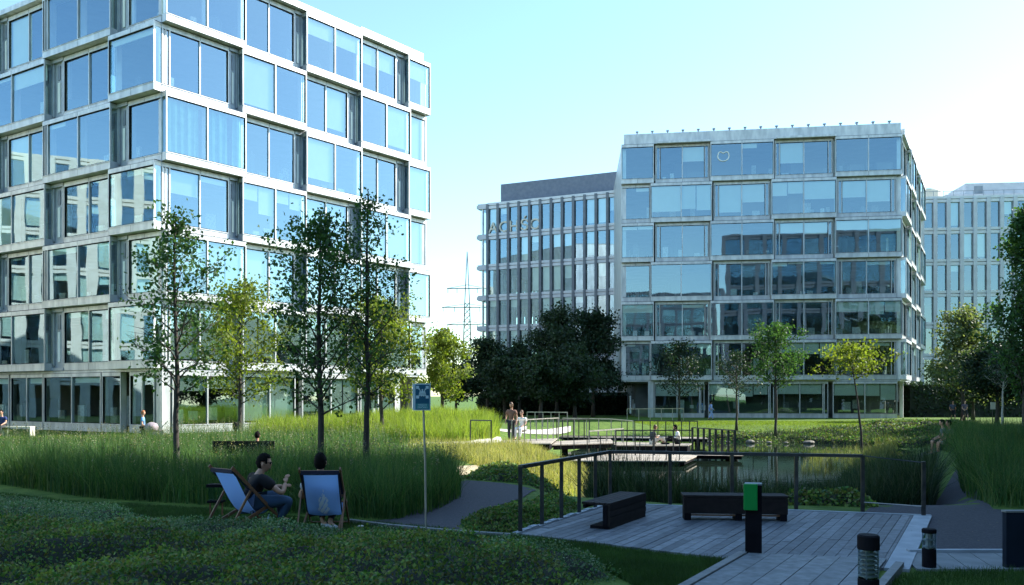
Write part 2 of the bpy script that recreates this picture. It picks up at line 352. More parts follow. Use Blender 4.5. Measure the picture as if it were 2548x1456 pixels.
def window(bld, fc, u0, u1, z0, h, prot, np_=2, blind=None, vent=0, curtain=False, bb=.42, tb=.24):
    nf = .44 if prot else 0.0; z1 = z0 + h - .025; mb = MB()
    nf += random.uniform(-.004, .004); z1 -= .02
    fc.box(mb, u0, u1, -.35, nf, z0, z0 + bb)
    fc.box(mb, u0, u1, -.35, nf, z1 - tb, z1)
    for ua, ub in ((u0, u0 + .06), (u1 - .06, u1)):
        if prot: fc.box(mb, ua, ub, nf - .09, nf, z0 + bb, z1 - tb); fc.box(mb, ua, ub, -.35, -.02, z0 + bb, z1 - tb)
        else: fc.box(mb, ua, ub, -.35, nf, z0 + bb, z1 - tb)
    a, b = u0 + .06, u1 - .06
    if vent == 2:
        for va in (a + .04, b - .38):
            fc.box(mb, va, va + .05, -.1, nf - .02, z0 + bb, z1 - tb); fc.box(mb, va + .28, va + .34, -.1, nf - .015, z0 + bb, z1 - tb); fc.box(mb, va + .05, va + .28, -.1, nf - .14, z0 + bb + .03, z1 - tb - .03, 1)
    elif vent:                            # narrow opening light beside the panes
        va = a if vent < 0 else b - .42; fc.box(mb, va + (.34 if vent < 0 else 0), va + (.42 if vent < 0 else .08), -.1, nf - .02, z0 + bb, z1 - tb)
        fc.box(mb, va + .13, va + .19, -.1, nf - .015, z0 + bb, z1 - tb)
    ed = [a + (b - a) * i / np_ for i in range(np_ + 1)]
    if vent == 2: ed = [a + .4 + (b - a - .8) * i / np_ for i in range(np_ + 1)]
    if vent < 0: ed = [a + .42 + (b - a - .42) * i / np_ for i in range(np_ + 1)]
    if vent == 1: ed = [a + (b - a - .42) * i / np_ for i in range(np_ + 1)]
    for e in ed[1:-1]: fc.box(mb, e - .035, e + .035, -.12, nf - .012, z0 + bb, z1 - tb)
    for e in (ed[1:-1] or [(a + b) / 2]): fc.box(mb, e - .009, e + .009, nf - .03, nf + .0025, z0 + .01, z0 + bb - .06, 1); fc.box(mb, e - .009, e + .009, nf - .03, nf + .0025, z1 - tb + .01, z1 - .005, 1)
    # thin joint between cladding sheets, and rain lip
    fc.box(mb, u0 + .01, u1 - .01, nf - .02, nf + .03, z0 + bb - .05, z0 + bb - .02)
    for zg in (z0 + bb, z1 - tb - .035): fc.box(mb, a, b, nf - .1, nf - .03, zg, zg + .035, 1)
    for ug in (a, b - .03): fc.box(mb, ug, ug + .03, nf - .1, nf - .035, z0 + bb + .035, z1 - tb - .035, 1)
    fc.box(mb, u0 + .02, u1 - .02, -.34, nf - .06, z1, z1 + .043, 1)
    wo = mb.build("window", [M_ALU, M_DARKM], bld)
    g = MB(); tops = z1 - tb; lows = z0 + bb
    cuts = [a] + [x for x in ed if x > a + .01 and x < b - .01] + [b]
    for c0, c1 in zip(cuts[:-1], cuts[1:]):
        t1, t2 = random.gauss(0, .004), random.gauss(0, .004)
        g.add([fc.w(c0 + .03, nf - .09 + t1, lows), fc.w(c1 - .03, nf - .09 - t1, lows), fc.w(c1 - .03, nf - .09 - t1 + t2, tops), fc.w(c0 + .03, nf - .09 + t1 + t2, tops)], [(0, 1, 2, 3)])
    if prot:
        for ug in (u0 + .03, u1 - .03): g.add([fc.w(ug, -.02, lows), fc.w(ug, nf - .09, lows), fc.w(ug, nf - .09, tops), fc.w(ug, -.02, tops)], [(0, 1, 2, 3)])
    g.build("pane", M_GLASS, wo)
    if blind:
        bm_ = MB(); hh = tops - lows
        for i, (c0, c1) in enumerate(zip(ed[:-1], ed[1:])):
            k = max(1, round((c1 - c0) / 1.4)) if random.random() < .45 else 1
            for q in range(k):
                fr = blind[i % len(blind)]
                if fr < 0: continue
                if k > 1: fr = min(1, max(0, fr + random.uniform(-.16, .12)))
                if fr < .04: continue
                d0 = c0 + (c1 - c0) * q / k + .045; d1 = c0 + (c1 - c0) * (q + 1) / k - .045
                fc.box(bm_, d0, d1, nf - .24, nf - .228, tops - hh * fr, tops - .01)
                fc.box(bm_, d0, d1, nf - .25, nf - .218, tops - hh * fr - .03, tops - hh * fr)
        if bm_.v: bm_.build("blind", M_BLIND, wo)
    if curtain:
        cb = MB(); ns = 60; c0, c1 = (ed[0] + .1, ed[-1] - .1)
        vs = []; 
        for i in range(ns + 1):
            u = c0 + (c1 - c0) * i / ns; n_ = nf - .3 + .06 * math.sin(i * 1.25) + .03 * math.sin(i * .47)
            vs += [fc.w(u, n_, lows), fc.w(u + .05 * math.sin(i), n_, tops)]
        fs = [(2 * i, 2 * i + 2, 2 * i + 3, 2 * i + 1) for i in range(ns) if not (.40 < i / ns < .5 or .8 < i / ns < .86)]
        cb.add(vs, fs); cb.build("curtain", M_CURT, wo)
    return wo
def ventcol(bld, fc, u0, u1, z0, h):
    mb = MB(); fc.box(mb, u0, u1, -.5, -.12, z0 + .05, z0 + h - .03)
    W = u1 - u0
    for f0, f1 in ((.05, .16), (.84, .95)): fc.box(mb, u0 + W * f0, u0 + W * f1, -.13, -.02, z0 + .3, z0 + h - .25)
    fc.box(mb, u0 + W * .4, u0 + W * .6, -.13, -.07, z0 + .5, z0 + h * .62, 1); fc.box(mb, u0 + W * .4, u0 + W * .6, -.13, -.08, z0 + h * .66, z0 + h - .4, 2)
    fc.box(mb, u0, u1, -.34, .04, z0, z0 + .16); fc.box(mb, u0, u1, -.34, .04, z0 + h - .22, z0 + h - .03)
    return mb.build("vent_column", [M_VENT, M_BLIND, M_ALUD], bld)
def rblind(mode):
    r = random.random()
    if mode == 'sun': return random.choice([(1, 1), (1, .0), (.12, .9), (.3, .3), (.2, .35), (.95, .96), (0, 0), (.1, .55), (0, .6)])
    if mode == 'shade': return random.choice([(.1, .1), (.35, .3), (.5, .2), (0, .55), (.3, .6), (.8, .4), (.25, .25), (0, 0)])
    return random.choice([(0, 0), (0, 0), (0, .3), (.1, .1), (1, 0)])
def rowsegs(fc, segs):                  # (kind, px0, px1 | metres when negative-kind)
    out = []
    for s in segs:
        u0 = fc.u(s[1]) if s[1] is not None else None; u1 = fc.u(s[2]) if s[2] is not None else None; out.append([s[0], u0, u1])
    return out
def shell(bld, foot, ztop=Z1ST + ST * NST):
    ins = inset(foot, .5); core = inset(foot, 5.5)
    mb = MB()
    for k in range(NST + 1):
        z = Z1ST + ST * k; prism(mb, ins, z - .28, z + .02)
    mb.build("floor_slab", M_CEIL, bld)
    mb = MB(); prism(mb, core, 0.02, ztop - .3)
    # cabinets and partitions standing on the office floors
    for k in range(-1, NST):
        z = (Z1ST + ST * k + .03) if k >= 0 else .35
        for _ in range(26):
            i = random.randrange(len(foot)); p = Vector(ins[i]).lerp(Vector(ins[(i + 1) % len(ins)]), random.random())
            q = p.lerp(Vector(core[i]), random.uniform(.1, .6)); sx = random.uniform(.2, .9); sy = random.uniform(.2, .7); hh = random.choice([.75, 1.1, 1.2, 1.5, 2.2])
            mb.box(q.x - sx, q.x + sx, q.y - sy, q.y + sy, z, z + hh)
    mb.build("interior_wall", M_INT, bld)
    mb = MB()
    for k in range(-1, NST):
        z = (Z1ST + ST * k + .03) if k >= 0 else .35
        for i in range(len(foot)):
            p0 = Vector(ins[i]); p1 = Vector(ins[(i + 1) % len(ins)]); L = (p1 - p0).length; c0 = Vector(core[i]); n_ = (Vector(core[(i + 1) % len(core)]).lerp(c0, .5) - p0.lerp(p1, .5)).normalized(); dd = (p1 - p0) / L
            n_ = Vector((-dd.y, dd.x)) if Vector((-dd.y, dd.x)).dot(n_) > 0 else Vector((dd.y, -dd.x))
            u = .6
            while u < L - 1:
                d0 = random.uniform(.25, 1.3); wdt = random.uniform(.25, .7); q = p0 + dd * u + n_ * d0; q2 = q + dd * wdt; hh = random.choice([.5, .62, .7, .8, 1.0, 1.35]) + (.3 if random.random() < .1 else 0)
                a_ = q + n_ * .12; b_ = q2 + n_ * .12
                zz = z + random.choice([0, .3, .5]); mb.hexa([(q.x, q.y, zz), (q2.x, q2.y, zz), (b_.x, b_.y, zz), (a_.x, a_.y, zz), (q.x, q.y, z + hh + .3), (q2.x, q2.y, z + hh + .3), (b_.x, b_.y, z + hh + .3), (a_.x, a_.y, z + hh + .3)])
                u += wdt + random.expovariate(1.1)
    mb.build("fitted_furniture", M_FURN, bld)
    mb = MB(); prism(mb, inset(foot, .06), ztop - .02, ztop + .14); mb.build("roof", M_ROOF, bld)

# --- building at the left
A0 = Vector((XA(402, 43.95), 43.95)); AR = Vector((XA(1060, 58.8), 58.8)); AL = Vector((XA(0, 51.8), 51.8))
dl = (AL - A0).normalized(); AL2 = A0 + dl * 27
fr = Face(A0, AR); fl = Face(AL2, A0)
back = (fr.n * -1)
AB = AR + Vector((-.62, .78)) * 16; AC = AL2 + Vector((.45, .9)) * 14
bA = thing("office_building", "tall glass office building of staggered window boxes at the left behind the young trees", "office building", (A0.x, A0.y, 0))
def adopt(bld):                         # children were built in world coordinates
    for c in list(bld.children):
        c.matrix_parent_inverse = Matrix.Translation(-Vector(bld.location)) @ Matrix.Identity(4)
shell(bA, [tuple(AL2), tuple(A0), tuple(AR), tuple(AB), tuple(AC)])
oddR = [('P', 405, 602), ('R', 603, 733), ('G', 733, 752), ('P', 752, 890), ('R', 891, 986), ('G', 986, 1005), ('P', 1006, 1061)]
evenR = [('R', 404, 570), ('G', 570, 592), ('P', 593, 752), ('R', 754, 866), ('G', 866, 887), ('P', 888, 1011), ('R', 1013, 1056)]
oddL = [('R', 20, 124), ('P', 124, 292), ('G', 292, 318), ('R', 318, 400)]
evenL = [('P', -40, 129), ('G', 129, 158), ('R', 158, 286), ('P', 287, 400)]
for k in range(NST):
    z0 = Z1ST + ST * k; odd = (k % 2 == 1)
    for i, (t, a, b_) in enumerate(rowsegs(fr, oddR if odd else evenR)):
        if i == 0: a = 0.02
        if i == 6: b_ = fr.L
        if t == 'G': ventcol(bA, fr, a, b_, z0, ST); continue
        np_ = 1 if i == 6 else 2
        bl = rblind('sun'); cur = False
        if k == 3 and i == 0: cur = True
        bl = {(5, 0): (0, 0), (5, 1): (0, 0), (5, 3): (.32, .34), (5, 4): (.4, .42), (5, 6): (.4,),
              (4, 0): (0, 0), (4, 2): (.92, .0), (4, 3): (0, .85), (4, 5): (0, .88), (4, 6): (1,),
              (3, 0): (-1, -1), (3, 1): (0, 0), (3, 3): (.82, 0), (3, 4): (0, 0), (3, 6): (.97,),
              (2, 0): (.42, .1), (2, 2): (.45, .38), (2, 3): (1, 1), (2, 5): (.96, 1), (2, 6): (1,),
              (1, 0): (.62, 1), (1, 1): (.84, .88), (1, 3): (1, .9), (1, 4): (0, .05), (1, 6): (.98,),
              (0, 0): (.95, .97), (0, 2): (1, .6), (0, 3): (.5, 1), (0, 5): (.2, 1), (0, 6): (.1,)}.get((k, i), bl)
        window(bA, fr, a, b_, z0, ST, t == 'P', np_, bl, vent=(-1 if (t == 'R' and i == 0) else 0), curtain=cur)
    segs = rowsegs(fl, oddL if odd else evenL)
    pat = 'RPG' if odd else 'PG'
    # continue the facade out of the frame with modules of the same widths
    u = segs[0][1]; extra = []
    nxt = ['G', 'P', 'R'] if odd else ['R', 'G', 'P']; wd = {'G': .75, 'P': 5.2, 'R': 4.3}; q = 0
    while u > .5:
        t = nxt[q % 3]; q += 1; u2 = max(0, u - wd[t]); extra.append([t, u2, u - .02]); u = u2
    for i, (t, a, b_) in enumerate(segs + extra):
        if i == len(segs) - 1: b_ = fl.L - .02
        if t == 'G': ventcol(bA, fl, a, b_, z0, ST); continue
        if b_ - a < .6: continue
        window(bA, fl, a, b_, z0, ST, t == 'P', 1 if (t == 'P' and b_ > fl.L - .1) or (t == 'R' and b_ > fl.L - .1) else 2, rblind('left'), vent=(-1 if t == 'P' and i != len(segs) - 1 else 0))
# ground storey
for fc, cols in ((fr, [(428, 600), (606, 735), (752, 892), (897, 984)]), (fl, [(-60, 22), (26, 106), (108, 250), (253, 300), (322, 398)])):
    for i, (a, b_) in enumerate(cols):
        ua, ub = fc.u(a), fc.u(b_)
        if fc is fl: ub = min(ub, fl.L - .6)
        if fc is fr: ua = max(ua, .6)
        window(bA, fc, ua, ub, 0.02, 3.3, False, 2 if b_ - a > 60 else 1, (random.choice([(.3, .25), (.95, 1), (.4, .85)]) if fc is fr else (0, .12)), bb=.45, tb=.2)
mb = MB()
fr.box(mb, fr.u(984), fr.u(1000), -.9, -.2, .02, 3.3); fr.box(mb, 0, .5, -.5, -.06, .02, 3.3); fl.box(mb, fl.L - .5, fl.L - .03, -.45, -.05, .02, 3.3)
fr.box(mb, .05, fr.L - .05, -1.2, -.05, 3.30, 3.43); fl.box(mb, 0, fl.L - .05, -1.2, -.05, 3.30, 3.43)
mb.build("column", M_ALU, bA)
mb = MB(); ztop = Z1ST + ST * NST
fr.box(mb, fr.u(606), fr.u(888), -.4, .40, ztop, ztop + .36); fr.box(mb, fr.u(890), fr.L - .6, -.5, .35, ztop + .02, ztop + .50); fr.box(mb, .1, fr.u(604), -.4, .58, ztop, ztop + .25)
fl.box(mb, 0, fl.L - .1, -.4, .35, ztop, ztop + .3)
mb.build("parapet", M_ALU, bA)
# end walls seen edge-on
mb = MB()
for p, q in ((AR, AB), (AB, AC), (AC, AL2)):
    f = Face(p, q); f.box(mb, .02, f.L - .02, -.45, -.05, 3.45, ztop)
    f.box(mb, .4, f.L - .4, -.9, -.6, 0.02, 3.4)
mb.build("end_wall", M_ALU, bA); adopt(bA)

# --- building in the middle right
B0 = Vector((XA(1545, 77.9), 77.9)); BR = Vector((XA(2241, 74.5), 74.5)); BS = Vector((XA(2292, 94), 94)); BK = Vector((B0.x + 1.5, 98))
bB = thing("office_building", "glass office building with roof posts at the middle right behind the pond lawn", "office building", (B0.x, B0.y, 0))
fb = Face(B0, BR); fs = Face(BR, BS); shell(bB, [tuple(B0), tuple(BR), tuple(BS), tuple(BK)])
oddB = [('P', 1546, 1626), ('R', 1630, 1765), ('P', 1766, 1923), ('R', 1927, 2073), ('P', 2075, 2241)]
evenB = [('R', 1546, 1617), ('P', 1618, 1770), ('R', 1775, 1916), ('P', 1917, 2078), ('R', 2082, 2230)]
for k in range(NST):
    z0 = Z1ST + ST * k; odd = (k % 2 == 1)
    for i, (t, a, b_) in enumerate(rowsegs(fb, oddB if odd else evenB)):
        if i == 0: a = .02
        if i == 4: b_ = min(b_, fb.L - .02)
        bl = rblind('shade')
        if k == 5: bl = [(0, 0), (0, .45), (0, .1), (.62, 0), (0, 0)][i]
        if k == 4: bl = [(0, 0), (.8, .7), (.85, .55), (.35, .55), (.5, .65)][i]
        if k == 3: bl = [(0, 0), (0, 0), (0, 0), (.3, .35), (.28, .35)][i]
        if k == 2: bl = [(0, 0), (0, 0), (0, 0), (.12, 0), (0, .1)][i]
        if k == 1: bl = [(.25, .3), (0, .1), (0, 0), (0, 0), (.3, .3)][i]
        if k == 0: bl = [(0, 0), (0, .2), (0, 0), (.3, .4), (0, .1)][i]
        window(bB, fb, a, b_, z0, ST, t == 'P', 1 if i == 0 else 2, bl, vent=(0 if t == 'P' or i == 0 else 2))
    us = [0, 5.2, 10.4, 15.6, fs.L]
    for i in range(4):
        P = (i + k) % 2 == 0
        window(bB, fs, us[i] + .03, us[i + 1] - .03 - (0 if P else .6), z0, ST, P, 2, rblind('sun'))
        if not P: ventcol(bB, fs, us[i + 1] - .6, us[i + 1] - .03, z0, ST)
for a, b_, bl in ((1628, 1752, (.4, .4)), (1762, 1925, (.35, .3)), (1932, 2060, (.33, .33)), (2072, 2232, (.38, .42))):
    window(bB, fb, fb.u(a), fb.u(b_), .02, 3.3, False, 2, bl, bb=.4, tb=.2, vent=1 if b_ < 2200 else 0)
mb = MB(); fb.box(mb, fb.u(1612), fb.u(1626), -.5, -.05, .02, 3.3); fb.box(mb, .05, fb.L - .05, -1.2, -.06, 3.3, 3.43); fs.box(mb, .05, fs.L - .05, -1.2, -.06, 3.3, 3.43)
for u in (3, 8, 13, 18): fs.box(mb, u, u + .3, -.4, -.1, .02, 3.3)
mb.build("column", M_ALU, bB)
mb = MB(); fb.box(mb, fb.u(1552), fb.L - .1, -.5, .30, ztop, ztop + .95); fb.box(mb, fb.u(1634), fb.u(1766), .3, .64, ztop - .06, ztop + .12); fb.box(mb, fb.u(1930), fb.u(2076), .3, .64, ztop - .06, ztop + .12)
fs.box(mb, .1, fs.L, -.5, .3, ztop, ztop + .5); mb.build("parapet", M_ALU, bB)
for i in range(17):
    mb = MB(); u = 1.4 + i * (fb.L - 2.4) / 16; fb.box(mb, u, u + .12, -.2, -.05, ztop + .95, ztop + 1.2); fb.box(mb, u - .06, u + .18, -.24, -.02, ztop + 1.2, ztop + 1.3); mb.build("roof_post", M_ALUD, bB)
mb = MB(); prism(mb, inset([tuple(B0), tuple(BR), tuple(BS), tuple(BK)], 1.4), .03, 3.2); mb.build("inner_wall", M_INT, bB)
mb = MB()
for p, q in ((BS, BK), (BK, B0)):
    f = Face(p, q); f.box(mb, .02, f.L - .02, -.45, -.05, 3.45, ztop)
mb.build("end_wall", M_ALU, bB)
# wreath-like outline hung behind an upper window
mb = MB(); pts = []
for i in range(25):
    t = 2 * math.pi * i / 24; rr = .50 * (1 - .42 * math.exp(-((t - math.pi / 2) / .42) ** 2) + .12 * math.exp(-((t - .9) / .3) ** 2) + .12 * math.exp(-((t - 2.24) / .3) ** 2))
    pts.append(fb.w(fb.u(1798) + rr * math.cos(t), .40, Z1ST + ST * 5 + 2.2 + rr * .9 * math.sin(t)))
mb.tube(pts, .05, 5); mb.build("window_wreath", M_BLIND, bB)
adopt(bB)

# --- finned buildings
def fin_building(name, label, P0, P1, depth, n_st, sp, pier_m, band_m, z0=Z1ST, pw=.42, ground='dark', over=0, bl=.35, group=None, intr=True):
    f = Face(P0, P1); bld = thing(name, label, "office building", (f.p.x, f.p.y, 0), 0, group)
    zt = z0 + ST * n_st; q0 = f.w(0, -depth, 0)[:2]; q1 = f.w(f.L, -depth, 0)[:2]
    foot = [tuple(f.w(0, 0, 0)[:2]), tuple(f.w(f.L, 0, 0)[:2]), q1, q0]
    side = Face(foot[1], q1); side2 = Face(q0, foot[0]); rear = Face(q1, q0)
    mb = MB(); ins = inset(foot, .3)
    for k in range(n_st + 1): prism(mb, ins, z0 + ST * k - .25, z0 + ST * k + .03)
    mb.build("floor_slab", M_CEIL, bld)
    mb = MB(); prism(mb, inset(foot, 4.5), .02, zt - .3); mb.build("interior_wall", M_INT, bld)
    mb = MB(); prism(mb, inset(foot, .1), zt, zt + .12); mb.build("roof", M_ROOF, bld)
    for F_ in ((f, side, side2) if intr else (f, side, side2, rear)):
        n = max(2, round(F_.L / sp)); s = F_.L / n
        if F_ is f or F_.L > 3:
            pm = 0
            for i in range(n + 1):
                if F_ is not f and i in (0, n): continue
                mb = MB(); u = i * s
                F_.box(mb, u - pw / 2, u + pw / 2, -.2, .27, (z0 if ground == 'dark' else .02) - .3, zt + .18)
                mb.build("pier", pier_m, bld)
                if len([c for c in bld.children if c.name.startswith("pier")]) > 95: break
        for k in range(n_st + 1):
            z = z0 + ST * k; mb = MB(); F_.box(mb, 0, F_.L, -.25, .18, z - .36, z - .05); F_.box(mb, 0, F_.L, -.25, .20, z + .05, z + .34)
            F_.box(mb, 0, F_.L, -.25, .02, z - .06, z + .06); mb.build("floor_band", band_m, bld)
        for k in range(n_st):
            z = z0 + ST * k; g = MB(); bm_ = MB()
            for i in range(n):
                t = random.gauss(0, .004)
                g.add([F_.w(i * s, -.03 + t, z + .25), F_.w((i + 1) * s, -.03 - t, z + .25), F_.w((i + 1) * s, -.03 - t, z + ST - .3), F_.w(i * s, -.03 + t, z + ST - .3)], [(0, 1, 2, 3)])
                if random.random() < bl:
                    fr_ = random.choice([.25, .3, .5, .9]); F_.box(bm_, i * s + .24, (i + 1) * s - .24, -.2, -.19, z + ST - .3 - 3 * fr_, z + ST - .3)
            g.build("glazing", M_GLASS, bld)
            if bm_.v: bm_.build("blind", M_BLIND, bld)
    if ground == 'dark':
        mb = MB(); prism(mb, inset(foot, 2.5), .02, z0 - .3); mb.build("shaded_ground_wall", M_DARKM, bld)  # near-black wall: the ground floor's shade is put into its colour
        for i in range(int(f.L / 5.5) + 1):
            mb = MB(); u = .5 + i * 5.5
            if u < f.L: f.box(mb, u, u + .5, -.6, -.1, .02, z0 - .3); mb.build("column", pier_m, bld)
    return bld, f, zt
PG0 = Vector((XA(1214, 99.6), 99.6)); PG1 = Vector((XA(1600, 92), 92))
bP, fp, zt = fin_building("office_building", "grey finned office building with roof letters and slatted plant room between the two glass blocks", PG0, PG1, 22, 6, 1.3, M_PIER, M_PIERB, z0=2.75, pw=.3, over=1)
mb = MB()
for k in range(7):                        # glassy left corner with slab noses
    z = 2.75 + ST * k; fp.box(mb, -1.25, -.02, -3.5, .25, z - .32, z + .28); fp.box(mb, -1.45, -1.24, -3.3, .1, z - .2, z + .16)
mb.build("slab_nose", M_PIERW, bP)
mb = MB()
for k in range(6):
    z = 2.75 + ST * k; fp.quad(mb, -1.0, -.22, .0, z + .28, z + ST - .32)
mb.build("corner_glazing", M_GLASS, bP)
mb = MB(); fp.box(mb, -.75, -.6, -.2, .1, .02, zt); mb.build("corner_post", M_ALU, bP)
mb = MB(); u0, u1 = fp.u(1232), fp.L - .5
fp.box(mb, u0, u1, -12, -1.6, zt + .12, zt + 2.85)
for i in range(20): fp.box(mb, u0 - .02, u1, -1.6, -1.54, zt + .2 + i * .135, zt + .28 + i * .135)
mb.build("plant_room", mat("slate_louvre", (.16, .20, .28), (.21, .25, .33), 3, .6), bP)
# roof-storey letters behind the fins
for i, ch in enumerate("ACHŚO"):
    cu = bpy.data.curves.new("letter", 'FONT'); cu.body = ch; cu.size = 1.75; cu.extrude = .05; cu.offset = .01; cu.align_x = 'CENTER'
    tmp = bpy.data.objects.new("tmp", cu); COL.objects.link(tmp); dg = bpy.context.evaluated_depsgraph_get(); dg.update()
    me = bpy.data.meshes.new_from_object(tmp.evaluated_get(dg)); bpy.data.objects.remove(tmp); me.materials.clear(); me.materials.append(M_PIERC)
    n_ = round(fp.L / 1.3); s_ = fp.L / n_; p = fp.w((i + .5) * s_ + .02, .10, 2.75 + ST * 5 + .42)
    me.transform(Matrix.Translation(p) @ Matrix.Rotation(math.atan2(fp.d.y, fp.d.x), 4, 'Z') @ Matrix.Rotation(R(90), 4, 'X'))
    lo = bpy.data.objects.new("letter", me); COL.objects.link(lo); lo.parent = bP
def adopt2(bld):
    for c in list(bld.children):
        c.matrix_parent_inverse = Matrix.Translation(-Vector(bld.location))
adopt2(bP)
C0 = Vector((XA(2292, 97), 97)); C1 = Vector((XA(2760, 95), 95))
bC, fcx, zt = fin_building("office_building", "pale finned office building at the far right with a white rooftop drum", C0, C1, 20, 6, 1.42, M_PIERW, M_PIERB, z0=2.9, bl=.3)
mb = MB(); p = fcx.w(fcx.u(2331), -4.2, 0); mb.lathe([(2.05, zt + .1), (2.1, zt + .15), (2.1, zt + 1.7), (2.02, zt + 1.85), (1.2, zt + 1.98)], (p[0], p[1], 0), 32)
mb.build("rooftop_drum", M_PIERC, bC, smooth=False)
mb = MB(); fcx.box(mb, fcx.u(2378), fcx.L, -9, -3, zt + .1, zt + 1.25); mb.build("plant_room", M_PIERW, bC)
mb = MB(); fcx.box(mb, fcx.u(2440), fcx.L, -9, -4, zt + 1.25, zt + 2.75); mb.build("plant_room", M_PIERW, bC)
mb = MB(); fcx.box(mb, fcx.u(2462), fcx.u(2484), -4.01, -3.95, zt + 1.5, zt + 2.4); mb.build("louvre", M_ALUD, bC)
mb = MB()
for i in range(12): u = .3 + i * 1.1; fcx.box(mb, u, u + .04, -.3, -.26, zt + .1, zt + 1.0)
fcx.box(mb, .3, 12.5, -.3, -.25, zt + .98, zt + 1.03); mb.build("roof_railing", M_ALUD, bC)
adopt2(bC)
# outside the frame: cream one seen mirrored; others added to shade and darken reflections
bD, f_, z_ = fin_building("office_building", "cream finned office building mirrored in the left building's side windows", (-64, 22), (-66, 84), 18, 6, 2.1, M_PIERC, M_PIERC, pw=.9, ground='full', bl=.4); adopt2(bD)
bE, f_, z_ = fin_building("office_building", "unseen grey office building placed right of the camera to shade the foreground", (62, 26.9), (17.7, 26.9), 60, 6, 2.6, M_PIER, M_PIER, pw=.6, bl=.1)
adopt2(bE)
bF, f_, z_ = fin_building("office_building", "dark office building behind the camera mirrored low in the middle building", (14, -38), (-75, -38), 18, 6, 3.0, M_PIER, M_PIER, pw=.6, bl=.15); adopt2(bF)

# --- lattice mast far away
pl = thing("lattice_mast", "thin grey lattice power mast rising between the left and middle buildings", "power mast", (XA(1162, 300), 300, 0))
mb = MB(); top = ZA(627, 300)
for sx in (-1, 1):
    for sy in (-1, 1): mb.bar((sx * 1.9, sy * 1.9, 0), (sx * .9, sy * .9, 34), .26, .26); mb.bar((sx * .9, sy * .9, 34), (0, 0, top), .24, .24)
for i in range(16):
    z = i * 2.2; a = 1.9 - z / 34; z2 = z + 2.2; b2 = 1.9 - z2 / 34
    for sy in (-1, 1): mb.bar((-a, sy * a, z), (b2, sy * b2, z2), .14, .14); mb.bar((a, sy * a, z), (-b2, sy * b2, z2), .14, .14)
mb.build("lattice", M_RAIL, pl)
for y, hw in ((718, 7.2), (765, 9), (808, 7.2)):
    mb = MB(); z = ZA(y, 300); mb.bar((-hw, 0, z), (hw, 0, z), .3, .3); mb.bar((-hw, 0, z), (0, 0, z + 1.3), .16, .16); mb.bar((hw, 0, z), (0, 0, z + 1.3), .16, .16)
    for x in (-.95, -.5, .5, .95): mb.bar((x * hw, 0, z), (x * hw, 0, z - 1.6), .22, .22)
    mb.build("cross_arm", M_RAIL, pl)

# ------------------------------------------------------------------ trees
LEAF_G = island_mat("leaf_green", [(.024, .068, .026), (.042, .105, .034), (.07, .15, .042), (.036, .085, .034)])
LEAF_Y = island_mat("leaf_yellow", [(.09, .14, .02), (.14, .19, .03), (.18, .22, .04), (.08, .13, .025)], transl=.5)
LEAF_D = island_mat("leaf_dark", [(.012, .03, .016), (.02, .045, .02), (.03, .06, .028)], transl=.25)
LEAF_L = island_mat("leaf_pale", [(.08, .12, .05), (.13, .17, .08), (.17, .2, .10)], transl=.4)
def leaves(C, size, jit, seed):         # C: cluster centres (n,3) -> rhombic leaves
    r = np.random.default_rng(seed); n = len(C)
    c = C + r.normal(0, 1, (n, 3)) * jit
    d = r.normal(0, 1, (n, 3)); d[:, 2] -= .35; d /= np.linalg.norm(d, axis=1)[:, None]
    e = r.normal(0, 1, (n, 3)); e -= d * (e * d).sum(1)[:, None]; e /= np.linalg.norm(e, axis=1)[:, None]
    s = size * r.uniform(.6, 1.25, n)[:, None]
    V = np.stack([c, c + d * s * .5 + e * s * .36, c + d * s, c + d * s * .5 - e * s * .36], 1).reshape(-1, 3)
    return V, np.arange(n * 4).reshape(n, 4)
